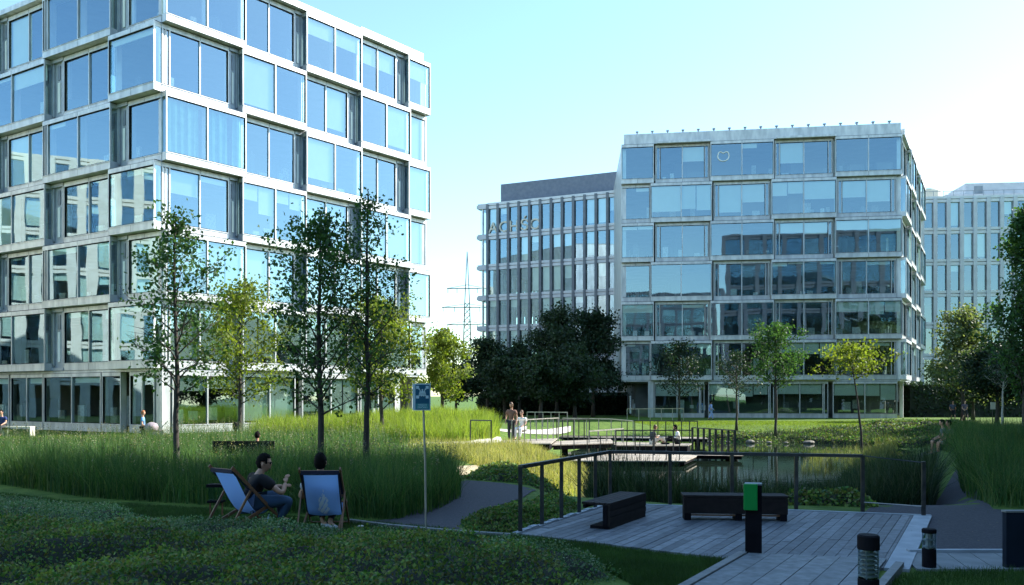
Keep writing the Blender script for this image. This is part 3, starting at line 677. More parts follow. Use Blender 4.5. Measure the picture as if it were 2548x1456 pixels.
def tree(name, label, cat, x, y, h, cb, hw, nleaf, size, mt, tr=.08, seed=0, group=None, bark=None, lean=(0, 0), nb=30, sparse=0, up=.75, base=None, prof=None):
    r = np.random.default_rng(seed + 100); z0 = Hs(x, y) if base is None else base
    t = thing(name, label, cat, (x, y, z0 - .05), 0, group)
    mb = MB(); H_ = h - z0; pts = []; rad = []
    for i in range(9):
        f = i / 8; pts.append((lean[0] * f ** 1.5 + r.normal(0, .02) * (i > 0), lean[1] * f + r.normal(0, .02) * (i > 0), H_ * .96 * f)); rad.append(tr * (1 - .88 * f) + .006 + (.03 * tr / .08 if i == 0 else 0))
    mb.tube(pts, rad, 8)
    def trunk(f): 
        q = f * 8; i = min(7, int(q)); return Vector(pts[i]).lerp(Vector(pts[i + 1]), q - i)
    cs = []; cb_ = (cb - z0) / H_
    for i in range(nb):
        f = cb_ + (1 - cb_) * (i + r.uniform(0, .9)) / nb * .97; g = (f - cb_) / (1 - cb_)
        pr = (math.sin(math.pi * min(1, (g * .86 + .14) ** .75)) ** .8 if prof is None else prof(g))
        L = hw * max(.18, pr) * r.uniform(.7, 1.12); az = i * 2.4 + r.uniform(-.4, .4); st = trunk(min(f - .03, .97)); 
        el = up * r.uniform(.6, 1.3); bp_ = [st]; d = Vector((math.cos(az) * math.cos(el), math.sin(az) * math.cos(el), math.sin(el)))
        for j in range(4):
            bp_.append(bp_[-1] + d * L / 4 / max(.55, math.cos(el))); d = (d + Vector((r.normal(0, .14), r.normal(0, .14), r.normal(-.03, .1)))).normalized()
        r0 = max(.006, tr * .33 * (1 - g * .75)); mb.tube(bp_, [r0, r0 * .8, r0 * .6, r0 * .4, .004], 5)
        for j in range(1, 5):
            ntw = 2 + (j > 1)
            for q in range(ntw):
                dd = Vector(r.normal(0, 1, 3)); dd.z = abs(dd.z) * .5; dd.normalize(); tl = L * .34 * r.uniform(.5, 1.2) + .08
                e = bp_[j] + (dd + d * .6).normalized() * tl
                mb.tube([bp_[j], e], [r0 * .35, .003], 3, cap=False)
                if r.random() > sparse: cs.append((tuple(e), 1)); cs.append((tuple(bp_[j].lerp(e, .5)), .6))
            cs.append((tuple(bp_[j]), .5 if j > 1 else .15))
    mb.build("trunk", bark or M_BARK, t, smooth=True)
    P = np.array([c[0] for c in cs]); W = np.array([c[1] for c in cs]) * r.uniform(.3, 1.6, len(cs)); W /= W.sum()
    idx = r.choice(len(P), nleaf, p=W); V, F = leaves(P[idx], size, hw * .085 + .035, seed)
    fastmesh("crown", V, F, mt, t)
    return t
TG = "young trees in the tall grass"
def T(x, Y, top, cb, hwpx, n, size, mt, lab, seed, name="young_tree", cat="tree", **k):
    k.setdefault('tr', .08)
    return tree(name, lab, cat, XA(x, Y), Y, ZA(top, Y), ZA(cb, Y), hwpx / FPX * Y, n, size, mt, seed=seed, **k)
T(437, 19.5, 498, 960, 118, 3300, .10, LEAF_G, "young tree with thin airy crown in front of the left building's corner", 1, sparse=.45, nb=34, tr=.075, group=TG)
T(597, 30, 690, 990, 108, 6500, .12, LEAF_Y, "sunlit yellow-green young tree left of the two tall dark trunks", 2, sparse=.1, tr=.075, group=TG)
T(797, 19.2, 496, 1010, 135, 4800, .10, LEAF_G, "fullest dark green young tree, its trunk rising behind the man seen from the back", 3, sparse=.2, nb=38, tr=.08, group=TG)
T(912, 19.6, 440, 960, 105, 2700, .085, LEAF_G, "tallest young tree with sparse top and bare dark trunk left of the sign", 4, sparse=.5, nb=32, tr=.075, group=TG)
T(948, 38, 735, 1010, 105, 8500, .14, LEAF_Y, "sunlit yellow-green young tree close behind the tallest bare trunk", 5, sparse=.05, tr=.09, group=TG)
T(1100, 62, 818, 985, 66, 7000, .22, LEAF_Y, "sunlit bushy tree beyond the right end of the left building", 6, name="bushy_tree", tr=.16, up=.6)
T(1135, 74, 905, 1000, 55, 4500, .24, LEAF_D, "low dark tree beside the lattice mast's foot", 7, name="bushy_tree", tr=.14, up=.5)
FG = "dark trees before the finned building"
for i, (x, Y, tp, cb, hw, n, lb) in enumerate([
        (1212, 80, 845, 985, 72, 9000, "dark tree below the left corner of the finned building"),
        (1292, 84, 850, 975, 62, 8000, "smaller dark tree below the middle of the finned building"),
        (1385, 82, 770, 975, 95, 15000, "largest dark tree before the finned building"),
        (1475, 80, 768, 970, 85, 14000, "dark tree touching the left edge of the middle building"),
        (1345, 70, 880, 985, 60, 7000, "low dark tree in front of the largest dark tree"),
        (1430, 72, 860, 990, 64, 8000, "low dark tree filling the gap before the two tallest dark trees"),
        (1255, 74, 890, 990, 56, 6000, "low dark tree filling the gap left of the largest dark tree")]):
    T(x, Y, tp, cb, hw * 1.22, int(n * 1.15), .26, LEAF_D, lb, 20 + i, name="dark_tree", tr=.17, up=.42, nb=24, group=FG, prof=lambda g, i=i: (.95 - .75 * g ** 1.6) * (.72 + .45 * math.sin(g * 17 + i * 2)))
T(1690, 68, 848, 985, 58, 3400, .17, LEAF_D, "dark young tree standing in shade before the left part of the middle building", 30, tr=.1, sparse=.3)
T(1832, 56, 872, 975, 48, 1500, .13, LEAF_D, "slim dark young tree with a nearly bare crown before the middle building", 31, tr=.085, sparse=.55)
T(1930, 53, 797, 960, 62, 4600, .16, LEAF_G, "sunlit green young tree standing on the bright pond lawn", 32, tr=.09, sparse=.1)
T(2145, 46, 843, 925, 82, 1900, .17, LEAF_Y, "yellow-leaved young tree with a curved thin trunk before the middle building", 33, tr=.08, sparse=.3, lean=(-.75, 0), nb=16, up=.35)
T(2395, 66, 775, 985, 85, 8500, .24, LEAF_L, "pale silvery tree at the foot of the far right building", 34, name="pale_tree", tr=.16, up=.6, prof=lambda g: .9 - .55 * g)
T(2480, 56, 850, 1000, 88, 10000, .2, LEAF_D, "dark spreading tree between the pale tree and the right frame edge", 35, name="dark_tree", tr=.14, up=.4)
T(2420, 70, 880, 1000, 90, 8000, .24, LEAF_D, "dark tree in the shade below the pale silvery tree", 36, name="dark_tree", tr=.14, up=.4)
T(2552, 27, 478, 1000, 72, 9500, .12, LEAF_G, "tall narrow dark tree cut by the right edge of the frame", 37, name="tall_tree", tr=.12, up=1.0, nb=46)
T(2495, 44, 870, 960, 40, 1500, .12, LEAF_D, "slender tree with a pale bare trunk behind the right grass bank", 38, name="birch_tree", tr=.075, bark=M_BIRCH, sparse=.3)
DL = ["unseen tree added for shade, touching the shading building", "unseen tree added for shade, second in the row beside the shading building", "unseen tree added for shade, third in the row beside the shading building", "unseen tree added for shade, in the middle of the row", "unseen tree added for shade, fifth in the row", "unseen tree added for shade, sixth in the row", "unseen tree added for shade, at the far end of the row"]
for i, (x, y, h) in enumerate([(22.8, 30.4, 10), (25.5, 34.5, 11), (28.5, 38.5, 11), (31.5, 42.5, 11), (35, 47.5, 12), (38.5, 53, 12), (42, 59, 12)]):  # unseen tree row, added to shade the right bank and lawn
    tree("unseen_shade_tree", DL[i], "tree", x, y, h, 1.2, 3.2, 13000, .32, LEAF_D, tr=.18, seed=50 + i, up=.5, nb=34, group="unseen trees added for shade right of the view")
for (x0, x1, Y, hh, lb) in ((2255, 2700, 80, 3.2, "long clipped dark hedge in front of the far right building"), (1190, 1560, 88, 2.2, "low dark hedge added to fill the shade under the trees before the finned building")):  # dark masses put in where only shade lies under building and trees
    xa, xb = XA(x0, Y), XA(x1, Y); n = 9000; P = np.stack([rng.uniform(xa, xb, n), rng.uniform(Y - .9, Y + .9, n), rng.uniform(0, hh, n)], 1)
    Vv, Ff = leaves(P, .32, .1, 3)
    he = thing("hedge", lb, "hedge", ((xa + xb) / 2, Y, 0)); fo = fastmesh("foliage", Vv, Ff, LEAF_D, he); fo.matrix_parent_inverse = Matrix.Translation((-(xa + xb) / 2, -Y, 0))
    mb = MB(); mb.box(xa, xb, Y - .7, Y + .7, 0, hh - .2); st_ = mb.build("shade_core", M_HEDGESHADE, he); st_.matrix_parent_inverse = Matrix.Translation((-(xa + xb) / 2, -Y, 0))  # solid dark core standing for the shade within the leaves

# ------------------------------------------------------------------ grasses and ground cover
def scatter(poly, n, seed, x0=None):
    r = np.random.default_rng(seed); xs_ = [p[0] for p in poly]; ys_ = [p[1] for p in poly]
    out = []; tot = 0
    while tot < n:
        x = r.uniform(min(xs_), max(xs_), n); y = r.uniform(min(ys_), max(ys_), n); s = poly_sd(x, y, poly) < 0
        out.append(np.stack([x[s], y[s]], 1)); tot += s.sum()
    return np.concatenate(out)[:n]
def blades(P, z, h, wd, lean, seed, segs=3):
    r = np.random.default_rng(seed); n = len(P); hh = h * r.uniform(.55, 1.12, n) if np.isscalar(h) else h * r.uniform(.6, 1.1, n)
    az = r.uniform(0, 2 * np.pi, n); ln = hh * np.abs(r.normal(0, lean, n)); ax = r.uniform(0, 2 * np.pi, n)
    rows = []
    for i in range(segs + 1):
        f = i / segs; cx = P[:, 0] + np.cos(az) * ln * f ** 1.8; cy = P[:, 1] + np.sin(az) * ln * f ** 1.8; cz = z + hh * (f - .12 * f * f * np.minimum(ln / hh * 2, 1.5))
        w_ = wd * (1 - .85 * f) * .5
        rows.append(np.stack([cx - np.cos(ax) * w_, cy - np.sin(ax) * w_, cz], 1)); rows.append(np.stack([cx + np.cos(ax) * w_, cy + np.sin(ax) * w_, cz], 1))
    V = np.stack(rows, 1).reshape(-1, 3); k = 2 * (segs + 1); b = np.arange(n) * k
    F = np.concatenate([np.stack([b + 2 * i, b + 2 * i + 1, b + 2 * i + 3, b + 2 * i + 2], 1) for i in range(segs)])
    return V, F
def join(parts):
    Vs, Fs, o = [], [], 0
    for V, F in parts: Vs.append(V); Fs.append(F + o); o += len(V)
    return np.concatenate(Vs), np.concatenate(Fs)
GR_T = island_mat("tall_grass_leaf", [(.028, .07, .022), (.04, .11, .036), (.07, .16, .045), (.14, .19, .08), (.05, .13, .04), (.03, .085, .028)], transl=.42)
GR_L = island_mat("tall_grass_sunlit", [(.12, .19, .025), (.18, .27, .04), (.27, .32, .08), (.16, .24, .04)], transl=.5)  # brighter copy of the tall grass, sunlight put into the blade colours
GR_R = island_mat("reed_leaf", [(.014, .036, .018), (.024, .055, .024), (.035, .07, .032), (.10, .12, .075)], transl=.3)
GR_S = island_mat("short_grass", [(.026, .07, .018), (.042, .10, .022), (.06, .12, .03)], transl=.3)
GR_SL = island_mat("short_grass_lit", [(.11, .17, .02), (.15, .23, .025), (.2, .26, .04)], transl=.4)  # sunlit copy of the short grass: the light is in the colour
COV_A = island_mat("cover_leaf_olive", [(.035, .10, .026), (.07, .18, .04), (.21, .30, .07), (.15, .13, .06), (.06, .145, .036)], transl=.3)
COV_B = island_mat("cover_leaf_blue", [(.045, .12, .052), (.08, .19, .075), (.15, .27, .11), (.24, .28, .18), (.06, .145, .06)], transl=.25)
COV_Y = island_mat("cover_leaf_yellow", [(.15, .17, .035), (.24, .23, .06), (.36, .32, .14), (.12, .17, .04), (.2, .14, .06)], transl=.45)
M_SOIL = mat("planting_soil", (.012, .018, .010), (.022, .028, .015), 6, .95)
GF = [(-27, 29.5), (-22, 21), (-11.9, 19.3), (-8.3, 16.5), (-5.3, 15.3), (-4.2, 14.5), (-2.9, 13.9), (-1.9, 13.55), (-1.35, 14.4), (-1.0, 16.5), (-1.2, 19), (-1.9, 22.5), (-3.4, 26), (-5.2, 30), (-9, 32), (-14.6, 30.5), (-17.6, 27.5), (-20, 33)]
def clump_h(P, s, seed): return .58 + .5 * vnoise(P[:, 0], P[:, 1], s, seed) + .28 * vnoise(P[:, 0], P[:, 1], s * 3.1, seed + 3)
parts = []
P = scatter(GF, 52000, 1); parts.append(blades(P, H(P[:, 0], P[:, 1]), (.72 + .4 * vnoise(P[:, 0], P[:, 1], .45, 33)) * clump_h(P, 1.1, 1), .016, .45, 2))
P = scatter([(x, y) for x, y in GF if y < 24] + [(-20, 22)], 30000, 5); hz = (.68 + .35 * vnoise(P[:, 0], P[:, 1], .45, 33)) * clump_h(P, .9, 2); parts.append(blades(P, H(P[:, 0], P[:, 1]), hz, .014, .42, 3))
Vv, Ff = join(parts)
tag(fastmesh("tall_grass", Vv, Ff, GR_T), "broad bed of tall dark green ornamental grass behind the two deck chairs", "tall grass", kind='stuff')
# feathery seed heads above the grass
P = scatter([p for p in GF], 2600, 9); z = H(P[:, 0], P[:, 1]) + (.74 + .4 * vnoise(P[:, 0], P[:, 1], .45, 33)) * clump_h(P, 1.1, 1) * rng.uniform(.85, 1.1, len(P))
C = np.repeat(np.column_stack([P, z]), 7, 0); C[:, 2] += np.tile(np.linspace(-.14, .1, 7), len(P)); Vv, Ff = leaves(C, .035, .012, 4)
tag(fastmesh("grass_seed_heads", Vv, Ff, island_mat("seed_head", [(.10, .12, .07), (.2, .2, .13), (.3, .28, .2)], transl=.4)), "pale feathery seed heads above the tall dark grass", "grass heads", kind='stuff')
ML = [(-8.6, 40), (-6.2, 36), (-4.4, 35.4), (-2.0, 36), (-.9, 38.5), (-.6, 43), (-1.4, 48), (-5, 51), (-9.5, 48), (-13, 43), (-12, 38)]
P = scatter(ML, 30000, 11); Vv, Ff = blades(P, H(P[:, 0], P[:, 1]), 1.0 * clump_h(P, .7, 4), .03, .35, 12)
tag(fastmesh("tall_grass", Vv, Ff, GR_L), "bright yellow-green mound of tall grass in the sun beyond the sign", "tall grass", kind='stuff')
MRt = [(8.6, 15.2), (9.6, 14.7), (17, 14.6), (24, 24), (26, 36), (19.4, 38), (16.8, 33), (14.3, 28), (12.9, 24.5), (10.9, 20.6), (9.5, 17.6)]
P = scatter(MRt, 52000, 13); Vv, Ff = blades(P, H(P[:, 0], P[:, 1]), 1.0 * clump_h(P, .9, 6), .017, .6, 14)
tag(fastmesh("tall_grass", Vv, Ff, GR_T), "dark arching grass bank at the right edge beside the gravel path", "tall grass", kind='stuff')
# reeds standing in the near end of the pond
RD = [(1.8, 19.2), (3.4, 16.9), (8.4, 17.0), (10.6, 21), (12.2, 26), (13, 29), (10, 28), (8, 25.5), (5.5, 25), (3, 24.5), (2.0, 22)]
P = scatter(RD, 40000, 15); zz = H(P[:, 0], P[:, 1]); Vv, Ff = blades(P, zz, 1.5 * clump_h(P, .8, 7) * (1 - .5 * ss((P[:, 1] - 19) / 4)), .03, .32, 16)
tag(fastmesh("reeds", Vv, Ff, GR_R), "dark reeds standing in the shaded water beyond the railing", "reeds", kind='stuff')
RL = [(12, 29), (14.5, 33), (18.5, 41), (21, 46), (18.5, 47), (15, 42), (12.4, 36), (10.6, 31)]
P = scatter(RL, 6000, 17); Vv, Ff = blades(P, H(P[:, 0], P[:, 1]), .8 * clump_h(P, .8, 8), .03, .3, 18)
tag(fastmesh("reeds", Vv, Ff, island_mat("reed_pale", [(.05, .09, .03), (.12, .15, .06), (.2, .2, .1)], transl=.4)), "sparse paler waterside reeds along the right shore", "reeds", kind='stuff')
def cover(name, poly, n, size, amp, freq, mt, seed, label, base=.12, soil=True, big=0):
    f = lambda x, y: H(x, y) + base + amp * (.6 * vnoise(x, y, freq, seed) + .4 * vnoise(x, y, freq * 2.7, seed + 1))
    P = scatter(poly, n, seed); r = np.random.default_rng(seed + 5); edge = np.clip(-poly_sd(P[:, 0], P[:, 1], poly) / .35, .15, 1)
    hb = H(P[:, 0], P[:, 1]); z = hb + (f(P[:, 0], P[:, 1]) - hb) * edge - np.abs(r.normal(0, .06, n)) + .02
    Vv, Ff = leaves(np.column_stack([P, z]), size, .02, seed)
    o = fastmesh(name, Vv, Ff, mt); tag(o, label, "ground cover", kind='stuff')
    if soil:
        xs_ = [p[0] for p in poly]; ys_ = [p[1] for p in poly]; st_ = .12
        gx, gy = np.meshgrid(np.arange(min(xs_), max(xs_), st_), np.arange(min(ys_), max(ys_), st_)); ins_ = poly_sd(gx, gy, poly)
        hb = H(gx, gy); gz = hb + (f(gx, gy) - hb) * np.clip(-ins_ / .35, 0, 1) - .09
        ny_, nx_ = gx.shape; I, J = np.meshgrid(np.arange(nx_ - 1), np.arange(ny_ - 1)); a = (J * nx_ + I); ok = (ins_[:-1, :-1] < 0) & (ins_[1:, 1:] < 0) & (ins_[1:, :-1] < 0) & (ins_[:-1, 1:] < 0)
        a = a[ok].ravel(); F_ = np.stack([a, a + 1, a + 1 + nx_, a + nx_], 1)
        s = fastmesh("planting_soil", np.column_stack([gx.ravel(), gy.ravel(), gz.ravel()]), F_, M_SOIL, o, smooth=True)
    return o
FA = [(-16, 5.5), (1.2, 5.5), (.8, 8.0), (.3, 9.2), (-1.2, 9.9), (-3.4, 10.6), (-7, 11.5), (-16, 12.5)]
FB = [(-17, 11.9), (-7, 11.0), (-3.4, 10.2), (-1.2, 9.6), (.9, 8.9), (1.35, 9.3), (.9, 10.0), (-.9, 11.0), (-2.4, 11.9), (-3.9, 12.6), (-6, 13.6), (-9.4, 16.0), (-12, 17.6), (-17, 18.5)]
cover("ground_cover", FA, 150000, .042, .62, .85, COV_A, 21, "low leafy olive green shrubs filling the bottom left corner", base=.05)
cover("ground_cover", FB, 140000, .034, .36, .9, COV_B, 31, "bluish green shrub carpet between the olive shrubs and the deck chairs", base=.02)
J1 = pxs([(1150, 1300), (1200, 1283), (1262, 1268), (1345, 1248), (1420, 1243), (1440, 1262), (1410, 1285), (1345, 1308), (1290, 1328), (1160, 1322)])
cover("ground_cover", J1, 16000, .05, .22, 1.6, COV_A, 41, "dark low creeping shrub patch between the gravel path and the deck railing", base=.05)
J2 = [(-4.4, 32.6), (-1.6, 26), (-.9, 23.4), (0.3, 23.2), (1.8, 23.4), (2.6, 28.5), (2.9, 34), (.6, 34), (-2, 33.4)]
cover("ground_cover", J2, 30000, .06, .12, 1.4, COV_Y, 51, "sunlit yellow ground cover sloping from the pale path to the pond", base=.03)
P = scatter(J2, 9000, 57); Vv, Ff = blades(P, H(P[:, 0], P[:, 1]), .42 * clump_h(P, .9, 5), .016, .4, 58)
tag(fastmesh("bank_grass", Vv, Ff, island_mat("bank_grass_leaf", [(.14, .18, .04), (.3, .3, .11), (.42, .38, .2), (.2, .24, .06)], transl=.45)), "thin pale grass on the sunny bank below the footbridge", "grass", kind='stuff')
J2b = [(-1.2, 20.3), (.2, 19.2), (1.6, 18.2), (3.2, 17.0), (3.4, 17.6), (1.6, 19.0), (.7, 21.5), (.2, 23.6), (-.8, 23.2)]
cover("ground_cover", J2b, 9000, .07, .25, 1.4, COV_A, 55, "dark leafy edge between the gravel path and the near pond end", base=.05)
J3 = [(7.4, 17.2), (5.8, 16.4), (4.4, 15.9), (6.5, 15.0), (6.9, 16.1), (9.0, 19.1), (11.2, 22.9), (13.0, 27.5), (14.6, 32), (16.2, 37), (19, 42), (22, 48), (20.6, 48.5), (16, 40), (12.4, 31), (10.4, 24), (9.3, 20)]
cover("ground_cover", J3, 42000, .085, .35, .9, COV_A, 61, "dark green plants on the bank between the pond and the gravel path", base=.08)
J4 = [(10.5, 52.2), (13, 51.5), (17, 51.2), (20, 49.0), (21.5, 45), (24, 45), (28, 50), (25, 53), (20.4, 54.4), (14, 54.8)]
cover("ground_cover", J4, 16000, .13, .55, .6, COV_A, 71, "leafy marsh plants on the far shore under the bright lawn", base=.1)
RF = [(14, 49.5), (18, 50.8), (21.5, 46), (25, 48), (22, 53), (16, 54)]
P = scatter(RF, 3500, 75); Vv, Ff = blades(P, H(P[:, 0], P[:, 1]), .75 * clump_h(P, .8, 9), .035, .35, 76)
tag(fastmesh("reeds", Vv, Ff, GR_R), "dark ragged reeds along the far shore below the bright lawn", "reeds", kind='stuff')
def lawnbl(poly, n, seed, h, mt, lab, wd=.007):
    P = scatter(poly, n, seed); Vv, Ff = blades(P, H(P[:, 0], P[:, 1]), h * (.7 + .6 * vnoise(P[:, 0], P[:, 1], 2, seed)), wd, .5, seed, 2)
    tag(fastmesh("lawn_grass", Vv, Ff, mt), lab, "lawn", kind='stuff')
DK = [G(1290, 1333), (1.85, 15.42), G(2318, 1288), G(2262, 1424), (2.66, 10.2)]
wd_ = Vector((.515, .857)); E1 = Vector((2.66, 10.2)); 
lawnbl([(-.8, 11.2), (.05, 11.95), (2.62, 10.1), (1.75, 8.7), (1.3, 7.2), (1.9, 5.8), (.2, 5.8), (1.4, 8.4), (1.0, 9.9)], 42000, 81, .085, GR_S, "short dark lawn between the shrubs and the wooden deck")
lawnbl([(4.55, 9.55), (3.9, 8.9), (3.1, 7.4), (2.7, 6.0), (9, 6.0), (9, 9.75)], 52000, 82, .085, GR_S, "short dark lawn in the bottom right corner")
lawnbl([(-13, 18.9), (-8.5, 16), (-5.4, 14.9), (-3.0, 13.6), (-1.4, 12.9), (-.1, 12.0), (-.9, 11.2), (-2.4, 11.9), (-3.9, 12.6), (-6, 13.6), (-9.4, 16.0), (-12, 17.6)], 42000, 83, .075, GR_S, "strip of mown grass under the deck chairs")
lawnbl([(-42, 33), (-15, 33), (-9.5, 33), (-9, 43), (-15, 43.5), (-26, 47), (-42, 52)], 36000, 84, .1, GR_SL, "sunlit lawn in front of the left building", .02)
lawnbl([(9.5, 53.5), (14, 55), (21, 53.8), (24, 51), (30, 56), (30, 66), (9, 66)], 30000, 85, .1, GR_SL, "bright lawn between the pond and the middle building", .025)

# ------------------------------------------------------------------ decks
def clip(poly, n, d):                    # keep n.p <= d
    out = []
    for i in range(len(poly)):
        a, b_ = poly[i - 1], poly[i]; da = n[0] * a[0] + n[1] * a[1] - d; db = n[0] * b_[0] + n[1] * b_[1] - d
        if (da <= 0) != (db <= 0): t = da / (da - db); out.append((a[0] + (b_[0] - a[0]) * t, a[1] + (b_[1] - a[1]) * t))
        if db <= 0: out.append(b_)
    return out
def boards(poly, dr, wdt, z0, z1, gap=.008, cut=None, seed=0):
    r = random.Random(seed); mb = MB(); dr = Vector(dr).normalized(); n = Vector((dr.y, -dr.x)); ts = [n.x * p[0] + n.y * p[1] for p in poly]; t = min(ts)
    while t < max(ts):
        q = clip(clip(poly, (n.x, n.y), t + wdt - gap), (-n.x, -n.y), -t)
        if len(q) > 2:
            al = [dr.x * p[0] + dr.y * p[1] for p in q]; a0 = min(al); c = a0 + r.uniform(.3, 1) * (cut or 1e9)
            cuts = [a0]; 
            while cut and c < max(al): cuts.append(c); c += cut * r.uniform(.8, 1.2)
            cuts.append(max(al) + 1)
            for c0, c1 in zip(cuts[:-1], cuts[1:]):
                s = clip(clip(q, (dr.x, dr.y), c1 - .004), (-dr.x, -dr.y), -c0)
                if len(s) > 2: dz = r.uniform(-.003, .003); prism(mb, s, z0, z1 + dz)
        t += wdt
    return mb
VD = (.56, 1.0)
dk = thing("wooden_deck", "weathered grey plank deck with two benches at the bottom right", "deck", (3, 12, 0))
def put(o): o.matrix_parent_inverse = Matrix.Translation(-Vector(o.parent.location)); return o
DKf = [tuple(p) for p in DK]
DKin = clip(DKf, (-(-1.0), -.56), 1e9)
sd_ = Vector((DK[3][0] - DK[2][0], DK[3][1] - DK[2][1])).normalized(); sn = Vector((sd_.y, -sd_.x))   # strip along right edge
if sn.x < 0: sn = -sn
dm = sn.x * DK[2][0] + sn.y * DK[2][1]
inner = clip(DKf, (sn.x, sn.y), dm - .27)
put(boards(inner, VD, .135, -.04, .03, cut=2.2, seed=3).build("boards", M_DECK, dk))
mb = MB(); st = clip(DKf, (-sn.x, -sn.y), -(dm - .262)); prism(mb, st, -.1, .035); put(mb.build("edge_strip", M_CONCL, dk))
mb = MB(); prism(mb, inset(DKf, .12), -.3, -.05); put(mb.build("underframe", M_DARKM, dk))
mb = MB()
for i in range(16):                       # pale stones and edging on the left and far side
    p = Vector(DKf[0]).lerp(Vector(DKf[1]), i / 16); q = Vector(DKf[0]).lerp(Vector(DKf[1]), (i + .93) / 16); mb.bar((p.x - .05, p.y + .03, .0), (q.x - .05, q.y + .03, .0), .09, .085 + .02 * (i % 3))
p, q = DKf[1], DKf[2]; mb.bar((p[0], p[1] + .03, 0), (q[0], q[1] + .03, 0), .07, .085); put(mb.build("edge_kerb", M_CONCL, dk))
wk = thing("boardwalk", "wide plank boardwalk leading from the bottom edge onto the deck", "boardwalk", (2.6, 8, 0))
wl = Vector((2.92, 10.42)); wr = Vector((4.47, 10.08)); q0 = wl - wd_ * 7; q1 = wr - wd_ * 6.6
put(boards([tuple(wl), tuple(wr), tuple(q1), tuple(q0)], wd_, .255, -.03, .062, seed=5).build("boards", M_DECK2, wk))
mb = MB(); mb.bar((*(wl - Vector((.07, 0))), .03), (*(q0 - Vector((.07, 0))), .03), .1, .10); mb.bar((*(wr + Vector((.0, -.35))), .03), (*(q1 + Vector((.06, 0))), .03), .09, .12); put(mb.build("edge_kerb", M_CONC, wk))
kb = MB(); kp = [G(x, y) for x, y in ((868, 1300), (960, 1312), (1060, 1322), (1160, 1330), (1285, 1338))]
for a, b_ in zip(kp[:-1], kp[1:]): kb.bar((*a, .0), (*b_, .0), .075, .11)
tag(kb.build("kerb", M_CONC), kind='structure')
sp = MB(); y0, y1 = 9.62, 10.62
for i in range(18):
    x = 4.62 + i * .30; sk = .0
    sp.hexa([(x - .1 * 0, y0, -.02), (x + .288, y0, -.02), (x + .288 + .25, y1, -.02), (x + .25, y1, -.02), (x, y0, .026), (x + .288, y0, .026), (x + .288 + .25, y1, .026), (x + .25, y1, .026)])
tag(sp.build("pavement", mat("paver", (.17, .19, .20), (.24, .26, .27), 3, .8)), kind='structure')
mb = MB(); mb.bar((5.0, y1 + .05, .0), (12, y1 + .05, .0), .08, .12); tag(mb.build("kerb", M_CONCL), kind='structure')

# ------------------------------------------------------------------ railings
def railing(name, label, pts, zb, h, m, cat="railing", posts=None, step=1.4, pw=.05, rw=.06, rh=.05, glass=False, group=None, wires=0, post_h=0):
    t = thing(name, label, cat, (pts[0][0], pts[0][1], zb), 0, group)
    def P(i, z): return (pts[i][0], pts[i][1], z)
    mb = MB()
    for i in range(len(pts) - 1): mb.bar(P(i, zb + h - rh / 2), P(i + 1, zb + h - rh / 2), rw, rh)
    put(mb.build("handrail", m, t))
    for i in range(len(pts) - 1):
        a, b_ = Vector(pts[i][:2]), Vector(pts[i + 1][:2]); n = posts[i] if posts else max(1, round((b_ - a).length / step))
        for k in range(n + (1 if i == len(pts) - 2 else 0)):
            q = a.lerp(b_, k / n); mb = MB(); mb.box(q.x - pw / 2, q.x + pw / 2, q.y - pw * .35, q.y + pw * .35, zb - .25, zb + h - rh * .5 + post_h); put(mb.build("post", m, t))
        if glass:
            mb = MB(); mb.add([(a.x, a.y, zb + .08), (b_.x, b_.y, zb + .08), (b_.x, b_.y, zb + h - .1), (a.x, a.y, zb + h - .1)], [(0, 1, 2, 3)]); put(mb.build("glass_panel", M_GLASSR, t))
        for k in range(wires):
            mb = MB(); z = zb + .12 + k * (h - .2) / max(1, wires); mb.tube([(a.x, a.y, z), (b_.x, b_.y, z)], .006, 4); put(mb.build("wire", m, t))
    return t
ra = [(.12, 12.22), (1.80, 15.5), (6.0, 14.45)]
t = railing("railing", "dark steel handrail along the left and far sides of the near deck", ra, 0, 1.0, M_RAIL, posts=[5, 4], pw=.06, rw=.07, rh=.055, glass=False)
mb = MB(); mb.box(XA(2297, 13.9) - .03, XA(2297, 13.9) + .03, 13.88, 13.92, -.2, .92); 
po = thing("post", "lone dark railing post at the far right corner of the deck", "post", (XA(2297, 13.9), 13.9, 0)); put(mb.build("shaft", M_RAIL, po))
mb = MB(); mb.tube([(6.0, 14.45, .975), (XA(2297, 13.9), 13.9, .9)], .009, 5); put(mb.build("top_wire", M_RAIL, po))
mb = MB(); mb.tube([(6.0, 14.45, .18), (XA(2297, 13.9), 13.9, .18)], .01, 5); put(mb.build("wire", M_RAILW, po))
FW = "footbridge railings"
def gp(x, yb, z): return G(x, yb, z)
railing("railing", "short open rail at the left end of the pale path", [(XA(1170, 35.5), 35.5), (XA(1222, 35), 35)], 0, 1.0, M_RAIL, posts=[1], group=FW)
railing("railing", "row of upright posts with a rail beside the woman in the brown top", [(XA(1273, 35), 35), (XA(1389, 39), 39)], 0, 1.0, M_RAILW, posts=[8], group=FW, rw=.05, rh=.04)
railing("railing", "pale far railing near the dark trees", [(XA(1311, 56), 56), (XA(1411, 55), 55)], 0, .95, M_RAILW, posts=[5], group=FW)
railing("railing", "long grey railing running behind the bridge towards the seated couple", [(XA(1400, 52), 52), (XA(1520, 50), 50), (XA(1575, 46), 46)], -.35, 1.0, M_RAILW, posts=[4, 2], group=FW)
railing("railing", "pale tall railing frame left of the seated couple", [(XA(1465, 37.6), 37.6), (XA(1550, 40.5), 40.5)], -.6, 1.05, M_RAILW, posts=[4], group=FW)
railing("railing", "dense dark posts right of the seated couple over the water", [(XA(1722, 40.5), 40.5), (XA(1828, 37.2), 37.2)], -.6, 1.1, M_RAIL, posts=[7], group=FW, pw=.1)
